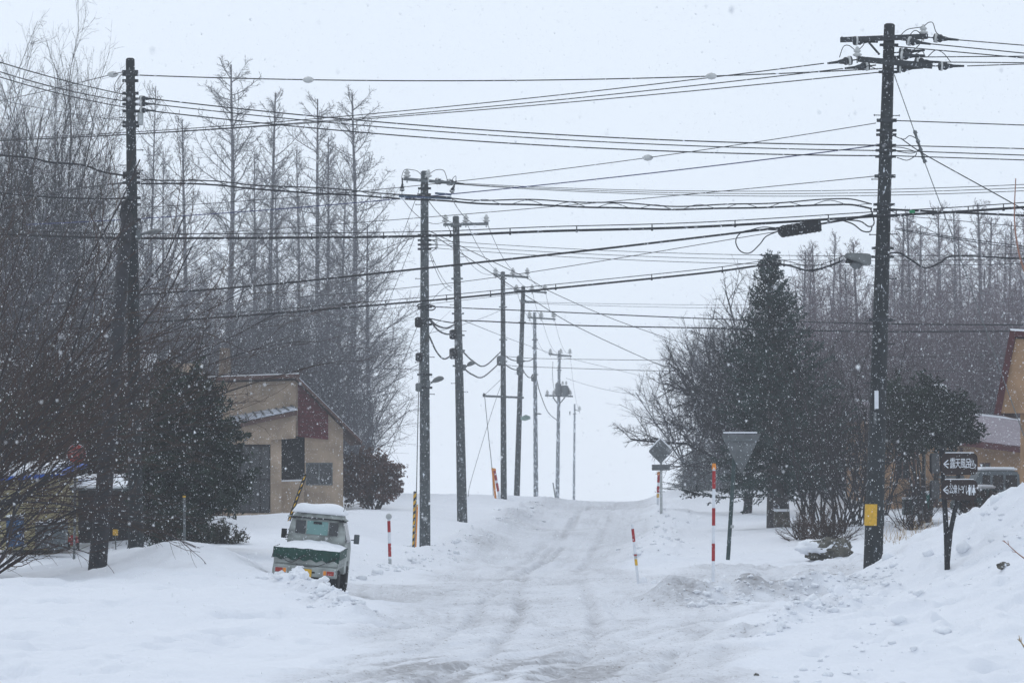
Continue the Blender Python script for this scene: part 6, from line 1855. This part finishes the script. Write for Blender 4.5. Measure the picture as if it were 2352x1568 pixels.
# spreading bare tree with arching branches
def make_spread(seed):
    rg = random.Random(seed); T, K = TW(), TW()
    P, _ = walk(rg, (0, 0, -.4), (0, 0, 1), 2.0, 5, .05); T.poly(P, .16, .13, 8)
    spec = [(9, .09, (0, 0, -.035), 15, .15, R(42), .42, .5), (6, .11, (0, 0, -.02), 8, .12, R(42), .46, .5), (4, .14, (0, 0, .0), 5, .1, R(45), .5, .6), (3, .16, (0, 0, 0), 0, 0, 0, 0, 0)]
    for k in range(27):
        a = 2 * math.pi * (k + rg.random()) / 27; ti = R(rg.uniform(5, 84))
        d = nrm((math.cos(a) * math.sin(ti) - .12, math.sin(a) * math.sin(ti) * .8, math.cos(ti)))
        recurse(rg, K, P[rg.randint(3, 5)], d, rg.uniform(3.0, 4.3), .055, 0, spec, trunk=T)
    return T, K
T, K = make_spread(77)
o = tree('bare_tree', 'wide spreading bare tree with arching branches left of the pointed spruce', 'bare tree', None, T, K, M['twig_mid'], M['twig_mid'])
o.location = base_at(1715, 102); o.scale = (1.07, 1.07, 1.45)
# right side shrubs
def make_shrub(seed, n=16, L=2.6, spread=.9, clear=.15):
    rg = random.Random(seed); T, K = TW(), TW()
    spec = [(6, .12, (0, 0, .03), 9, clear, R(35), .48, .5), (4, .14, (0, 0, .02), 6, .15, R(40), .5, .6), (3, .16, (0, 0, 0), 0, 0, 0, 0, 0)]
    for k in range(n):
        a = rg.uniform(0, 2 * math.pi); t = spread * math.sqrt(rg.random())
        recurse(rg, K, (rg.gauss(0, .15), rg.gauss(0, .15), -.15), nrm((math.cos(a) * t, math.sin(a) * t, 1)), L * rg.uniform(.6, 1.1), rg.uniform(.018, .035), 0, spec, trunk=T)
    return T, K
shr = []
for i, (n, L, sp_, m1) in enumerate([(9, 4.6, .55, 'twig_dark'), (26, 1.5, 1.5, 'twig_brown'), (12, 3.2, .8, 'twig_dark')]):
    T, K = make_shrub(110 + i, n, L, sp_, (.36, .15, .3)[i])
    shr.append(tree('bare_shrub', 'x', 'shrub', 'x', T, K, M[m1], M['twig_dark' if i != 1 else 'twig_brown'], 'twigs'))
uu = [0, 0, 0]
GRs = 'bare shrubs on the right'
for k, X, D, s, r_, lab in [(0, 1925, 80, 1.15, 0, 'dark many stemmed shrub between spruce and right pole'), (0, 1880, 90, 1.3, 1.7, 'tall dark shrub close right of the pointed spruce'), (0, 1975, 88, 1.2, 3.1, 'tall dark shrub directly left of the right pole'), (2, 1955, 84, 1.1, .6, 'smaller dark shrub at the left edge of the right pole'),
                        (1, 1848, 79, .75, 0, 'low reddish shrub spreading beside the stone post'), (1, 1895, 77, .8, 2.0, 'low reddish shrub behind the snow capped rocks'), 
                        (2, 2075, 83, .6, 2.2, 'bare shrub just right of the right pole'), (2, 2120, 90, .55, 3.3, 'bare shrub under the dark pine'), (2, 2215, 90, .5, 5.1, 'bare shrub between pine and van'), (1, 2090, 80, .5, 1.1, 'low reddish shrub right of the right pole'), (1, 2250, 74, .7, .4, 'low reddish shrub behind the right snowbank'),
                        (0, 1850, 100, 1.5, 5.0, 'tall grey shrub behind the pointed spruce'), (0, 2020, 98, 1.4, .9, 'tall shrub right behind the right pole')]:
    put(shr, uu, k, X, D, s, r_, lab, GRs)

# right hand forest
far_l = []
for i in range(2):
    T, K = make_larch(220 + i, 18.0, (2.8, 3.4)[i], 1.1)
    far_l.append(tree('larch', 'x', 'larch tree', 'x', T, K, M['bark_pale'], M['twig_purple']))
ul2 = [0, 0]
tops = [(1800, 640), (1832, 560), (1858, 600), (1890, 545), (1905, 520), (1935, 580), (1960, 600), (1985, 540), (2030, 560), (2065, 480), (2088, 470), (2112, 500), (2142, 520), (2165, 455), (2195, 470), (2222, 500), (2248, 450), (2262, 480), (2290, 520), (2310, 490), (2335, 540), (2360, 470), (2390, 510), (1775, 700), (2050, 620), (2130, 600), (2210, 610), (2275, 600), (1870, 680), (1945, 690), (2010, 660), (2095, 680), (2180, 690), (2340, 650), (1815, 740), (1910, 750)]
posw = ['above the spruce shoulder', 'left of the right pole', 'right of the right pole', 'behind the guy wire', 'above the direction sign', 'near the right frame edge']
def ORD(n): return '%d%s' % (n, 'th' if 10 < n % 100 < 20 else {1: 'st', 2: 'nd', 3: 'rd'}.get(n % 10, 'th'))
for i, (X, tv) in enumerate(tops):
    D = rng.uniform(165, 215) if tv < 600 else rng.uniform(140, 170)
    w_ = posw[0 if X < 1850 else 1 if X < 1990 else 2 if X < 2110 else 3 if X < 2200 else 4 if X < 2290 else 5]
    hh = 'tall' if tv < 500 else 'middling' if tv < 600 else 'low'
    place(far_l, ul2, i % 2, X, D, tv, '%s mauve larch %s, %s from the left in the right forest' % (hh, w_, ORD(sorted(t[0] for t in tops).index(X) + 1)), 'mauve bare larches of the right forest', h0=18, sx=rng.uniform(.8, 1.2))
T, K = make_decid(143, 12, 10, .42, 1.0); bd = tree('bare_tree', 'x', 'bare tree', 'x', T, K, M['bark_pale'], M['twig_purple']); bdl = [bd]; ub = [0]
for i, (X, tv, D) in enumerate([(1800, 800, 120), (1870, 720, 132), (1950, 760, 126), (2040, 740, 128), (2110, 720, 134), (2190, 740, 124), (2260, 700, 130), (2330, 720, 128), (1910, 840, 112), (2000, 830, 116), (2400, 720, 126), (1840, 880, 112), (2240, 820, 116), (2080, 840, 118), (2310, 850, 118)]):
    place(bdl, ub, 0, X, D, tv, 'mauve grey bare broadleaf at the right forest edge, %s' % ( ['behind the spruce', 'above the dark shrubs', 'left of the right pole', 'just right of the right pole', 'above the pine', 'behind the pine', 'above the direction sign', 'left of the gabled building', 'low behind the dark shrubs', 'low behind the right pole', 'cut by the right frame edge', 'low beside the spruce', 'low over the barn roof', 'low over the barn end', 'low beside the gabled building'][i]), 'bare broadleaf trees along the right forest edge', h0=11.2, sx=1.25)
# undergrowth that reads as a mass
def brush(label, X0, X1, D0, D1, h0, h1, n, m, seed, name='undergrowth'):
    rgn = np.random.default_rng(seed)
    D = rgn.uniform(D0, D1, n); X = rgn.uniform(X0, X1, n)
    x = (X - 1176) / F * D
    z = terrain(x, D) - .2
    hgt = rgn.uniform(h0, h1, n)
    P0 = np.stack([x, D, z], 1)
    V = []; Fc = []
    base = 0
    allv = []; allf = []
    def sticks(A, B, r):
        k = len(A); d = B - A; d /= np.linalg.norm(d, axis=1)[:, None]
        u = np.cross(d, rgn.normal(size=(k, 3))); u /= np.linalg.norm(u, axis=1)[:, None]; v = np.cross(d, u)
        r = np.broadcast_to(np.asarray(r, float).reshape(-1, 1), (k, 1))
        R3 = [u * r, (-.5 * u + .866 * v) * r, (-.5 * u - .866 * v) * r]
        vs = np.stack([A + q for q in R3] + [B + q * .5 for q in R3], 1).reshape(-1, 3)
        f0 = np.array([[0, 1, 4, 3], [1, 2, 5, 4], [2, 0, 3, 5]])
        fs = (np.arange(k)[:, None, None] * 6 + f0).reshape(-1, 4)
        nonlocal base
        allv.append(vs); allf.append(fs + base); base += len(vs)
    lean = rgn.normal(size=(n, 3)) * [.16, .16, 0] + [0, 0, 1]
    P1 = P0 + lean * hgt[:, None]
    sticks(P0, P1, .025)
    for lv, (cnt, lr, rr) in enumerate([(9, .28, .012), (14, .16, .009)]):
        t = rgn.uniform(.15, 1, (n, cnt))
        A = (P0[:, None] + (P1 - P0)[:, None] * t[..., None]).reshape(-1, 3)
        if lv == 1: A = A + rgn.normal(size=A.shape) * [.5, .5, .35]
        dd = rgn.normal(size=A.shape) + [0, 0, 1.0]; dd /= np.linalg.norm(dd, axis=1)[:, None]
        B = A + dd * (np.repeat(hgt, cnt) * lr * rgn.uniform(.4, 1.2, len(A)))[:, None]
        sticks(A, B, rr)
    o = mesh_np(name, np.concatenate(allv), np.concatenate(allf), M[m])
    tag(o, label, 'undergrowth', kind='stuff')
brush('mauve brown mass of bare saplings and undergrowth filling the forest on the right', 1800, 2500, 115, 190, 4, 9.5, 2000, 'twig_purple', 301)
brush('grey mass of bare saplings behind the house on the left', 250, 850, 122, 165, 2, 5.5, 1000, 'twig_grey', 302)
brush('dark tangle of bare twigs behind the left bushes', -120, 420, 84, 96, 2.5, 6.5, 420, 'twig_dark', 303)

# ------------------------------------------------------------------ small things in the snow
rk = thing('snowy_rock', 'dark rock pile half covered with snow left of the right pole', 'rock', W(1905, 1278, 71))
bm = bmesh.new(); bmesh.ops.create_icosphere(bm, subdivisions=4, radius=1.0)
from mathutils import noise as mn
for v in bm.verts:
    q = v.co.copy(); k = 1 + .35 * mn.noise(q * 1.6) + .18 * mn.noise(q * 4.2)
    v.co = Vector((q.x * .62, q.y * .4, q.z * .30)) * k
me = bpy.data.meshes.new('stone'); bm.to_mesh(me); bm.free(); me.materials.append(M['rock'])
o = bpy.data.objects.new('stone', me); C.objects.link(o); o.parent = rk; o.location = (0.05, .1, .16)
bm = bmesh.new(); bmesh.ops.create_icosphere(bm, subdivisions=4, radius=1.0)
for v in bm.verts:
    q = v.co.copy(); k = 1 + .3 * mn.noise(q * 1.9 + Vector((5, 0, 0)))
    k += .22 * mn.noise(q * 4.5); v.co = Vector((q.x * .50, q.y * .42, q.z * .20)) * k
me = bpy.data.meshes.new('snow_cap'); bm.to_mesh(me); bm.free(); me.materials.append(M['snow']); me.shade_smooth()
o = bpy.data.objects.new('snow_cap', me); C.objects.link(o); o.parent = rk; o.location = (-.30, .12, .22)
for X, Y, D, s, lab in [(2302, 1313, 50, .12, 'small dark stone poking out of the right snowbank'), (1735, 1372 + 172, 37.5, .035, 'tiny dark stone on the snow at the bottom right')]:
    bm = bmesh.new(); bmesh.ops.create_icosphere(bm, subdivisions=3, radius=1.0)
    for v in bm.verts:
        q = v.co.copy(); v.co = Vector((q.x, q.y * .8, q.z * .6)) * s * (1 + .4 * mn.noise(q * 2 + Vector((X, 0, 0))))
    me = bpy.data.meshes.new('stone'); bm.to_mesh(me); bm.free(); me.materials.append(M['rock'])
    o = bpy.data.objects.new('stone', me); C.objects.link(o); x = (X - 1176) / F * D; o.location = (x, D, gz(x, D) + s * .25); tag(o, lab, 'stone')
def twig(label, pts, r, m):
    T = TW(); P = [tuple(q) for q in catmull([W(*p) for p in pts], 5)]; T.poly(P, r, r * .45, 6)
    rg = random.Random(int(pts[0][0])); 
    for k in range(3):
        i = rg.randint(2, len(P) - 2); d = nrm(tuple(P[i + 1][j] - P[i][j] for j in range(3))); Q, _ = walk(rg, P[i], side(rg, d, .6), .08, 3, .1); T.poly(Q, r * .5, r * .3, 4)
    o = T.build('twig', M[m], None); tag(o, label, 'twig', 'bare twigs sticking out of the right snowbank')
M['twig_red'] = mat('reddish_twig', (.30, .16, .12), .8, .2, 10)
twig('reddish curved twig rising at the right edge in front of the forest', [(2378, 690, 40), (2352, 620, 40), (2338, 570, 40), (2330, 500, 40), (2333, 410, 40)], .017, 'twig_red')
twig('reddish twig slanting out of the right snowbank', [(2356, 1284, 47), (2335, 1268, 47), (2305, 1240, 47)], .013, 'twig_red')
twig('short pale twig stub at the lower right edge', [(2356, 1490, 38), (2340, 1466, 38)], .014, 'straw')
# dry grass
rgn = np.random.default_rng(11); n = 90
x = rgn.uniform(9.6, 11.2, n); y = rgn.uniform(71, 76, n); z = terrain(x, y) - .03
A = np.stack([x, y, z], 1); h_ = rgn.uniform(.15, .5, n)[:, None]; B = A + (rgn.normal(size=(n, 3)) * [.35, .2, 0] + [0, 0, 1]) * h_
w1 = np.array([[.006, 0, 0]])
V = np.stack([A - w1, A + w1, B + w1 * .4, B - w1 * .4], 1).reshape(-1, 3)
tag(mesh_np('dry_grass', V, np.arange(4 * n).reshape(-1, 4), M['straw']), 'dry straw coloured grass blades in the snow behind the right pole', 'grass', kind='stuff')
# snow clods
def clods():
    rgn = np.random.default_rng(5)
    bm = bmesh.new(); bmesh.ops.create_icosphere(bm, subdivisions=2, radius=1.0)
    bv = np.array([v.co[:] for v in bm.verts]); bf = np.array([[v.index for v in f.verts] for f in bm.faces]); bm.free()
    areas = [((4.0, 45), (5.6, 51), 170, .5), ((5.6, 51), (7.9, 59), 220, .5), ((6.2, 50), (10, 57), 110, 1.6), ((-4.2, 53), (-2.6, 47.5), 200, .5), ((3.3, 53.6), (7, 57), 200, .6), ((-2.4, 72), (-1.0, 90), 150, .7), ((-.6, 98), (1.4, 135), 120, .9), ((3.6, 74), (5.8, 104), 160, .9), ((3.2, 59), (3.9, 62), 60, .4), ((4.0, 36), (6.5, 45), 60, .9), ((-3.5, 64), (-2.4, 70), 70, .5)]
    vs = []; fs = []; base = 0
    for a, e, n, sd in areas:
        t = rgn.random(n); x = a[0] + (e[0] - a[0]) * t + rgn.normal(0, sd * .5, n); y = a[1] + (e[1] - a[1]) * t + rgn.normal(0, sd, n)
        z = terrain(x, y)
        s = np.clip(rgn.lognormal(-3.6, .55, n), .010, .10)
        for i in range(n):
            sc = s[i] * rgn.uniform(.7, 1.3, 3)
            q = bv * (1 + .34 * np.sin(bv[:, [1, 2, 0]] * rgn.uniform(3, 6) + rgn.random(3) * 6)) * sc * [1, 1, .7]
            vs.append(q + [x[i], y[i], z[i] + s[i] * .25]); fs.append(bf + base); base += len(bv)
    for X, V, D, s in ((2024, 1306, 61.5, .17), (2042, 1296, 61, .13), (2284, 1138, 59, .13), (2262, 1158, 58, .10), (2300, 1128, 59.5, .11), (1950, 1376, 54, .12), (1905, 1392, 51, .11), (1870, 1404, 49.5, .12), (1500, 1320, 62, .08), (700, 1345, 51.5, .10), (745, 1385, 49.5, .13), (790, 1405, 48, .10), (1475, 1336, 60.5, .10), (2130, 1255, 57, .09), (2210, 1240, 55, .12)):
        x_ = (X - 1176) / F * D; sc = s * rgn.uniform(.8, 1.25, 3)
        q = bv * (1 + .3 * np.sin(bv[:, [1, 2, 0]] * rgn.uniform(3, 5) + rgn.random(3) * 6)) * sc
        vs.append(q + [x_, D, gz(x_, D) + s * .3]); fs.append(bf + base); base += len(bv)
    o = mesh_np('snow_clods', np.concatenate(vs), np.concatenate(fs), M['snow'], smooth=True)
    tag(o, 'broken lumps of ploughed snow along the road edges and banks', 'snow clods', kind='stuff')
clods()

# ------------------------------------------------------------------ falling snow
def snowfall(n=190000):
    rgn = np.random.default_rng(3)
    y = 7 + (100 - 7) * rgn.random(n) ** (1 / 2.6)
    x = rgn.uniform(-1, 1, n) * (y * .19 + 1.5) * 1.2
    z = CAM_Z + y * rgn.uniform(-.10, .19, n) 
    keep = z > terrain(x, y) + .05
    x, y, z = x[keep], y[keep], z[keep]; n = len(x)
    s = np.clip(rgn.lognormal(-5.6, .32, n), .0018, .010)[:, None, None]
    tet = np.array([[1, 1, 1], [1, -1, -1], [-1, 1, -1], [-1, -1, 1]]) * .9
    a = rgn.normal(size=(n, 3, 3)); q, _ = np.linalg.qr(a)
    V = np.einsum('ij,njk->nik', tet, q) * s
    V[:, :, 2] *= 1.35
    V += np.stack([x, y, z], 1)[:, None]
    Fc = (np.arange(n)[:, None, None] * 4 + np.array([[0, 1, 2], [0, 3, 1], [0, 2, 3], [1, 3, 2]])).reshape(-1, 3)
    tag(mesh_np('snowfall', V.reshape(-1, 3), Fc, M['flake'], smooth=True), 'falling snowflakes filling the air', 'snowfall', kind='stuff')
snowfall()

# ------------------------------------------------------------------ haze
def haze():
    b = MB(); b.box((0, 435, 18), (900, 1000, 62))
    m = bpy.data.materials.new('snow_haze'); m.use_nodes = True; n = m.node_tree; n.nodes.clear()
    v = n.nodes.new('ShaderNodeVolumePrincipled'); v.inputs['Color'].default_value = (.94, .965, 1.0, 1); v.inputs['Density'].default_value = HAZE; v.inputs['Anisotropy'].default_value = 0.0
    o_ = n.nodes.new('ShaderNodeOutputMaterial'); n.links.new(v.outputs['Volume'], o_.inputs['Volume'])
    o = b.build('haze', m); tag(o, 'pale snowy haze in the air', 'haze', kind='stuff')
haze()
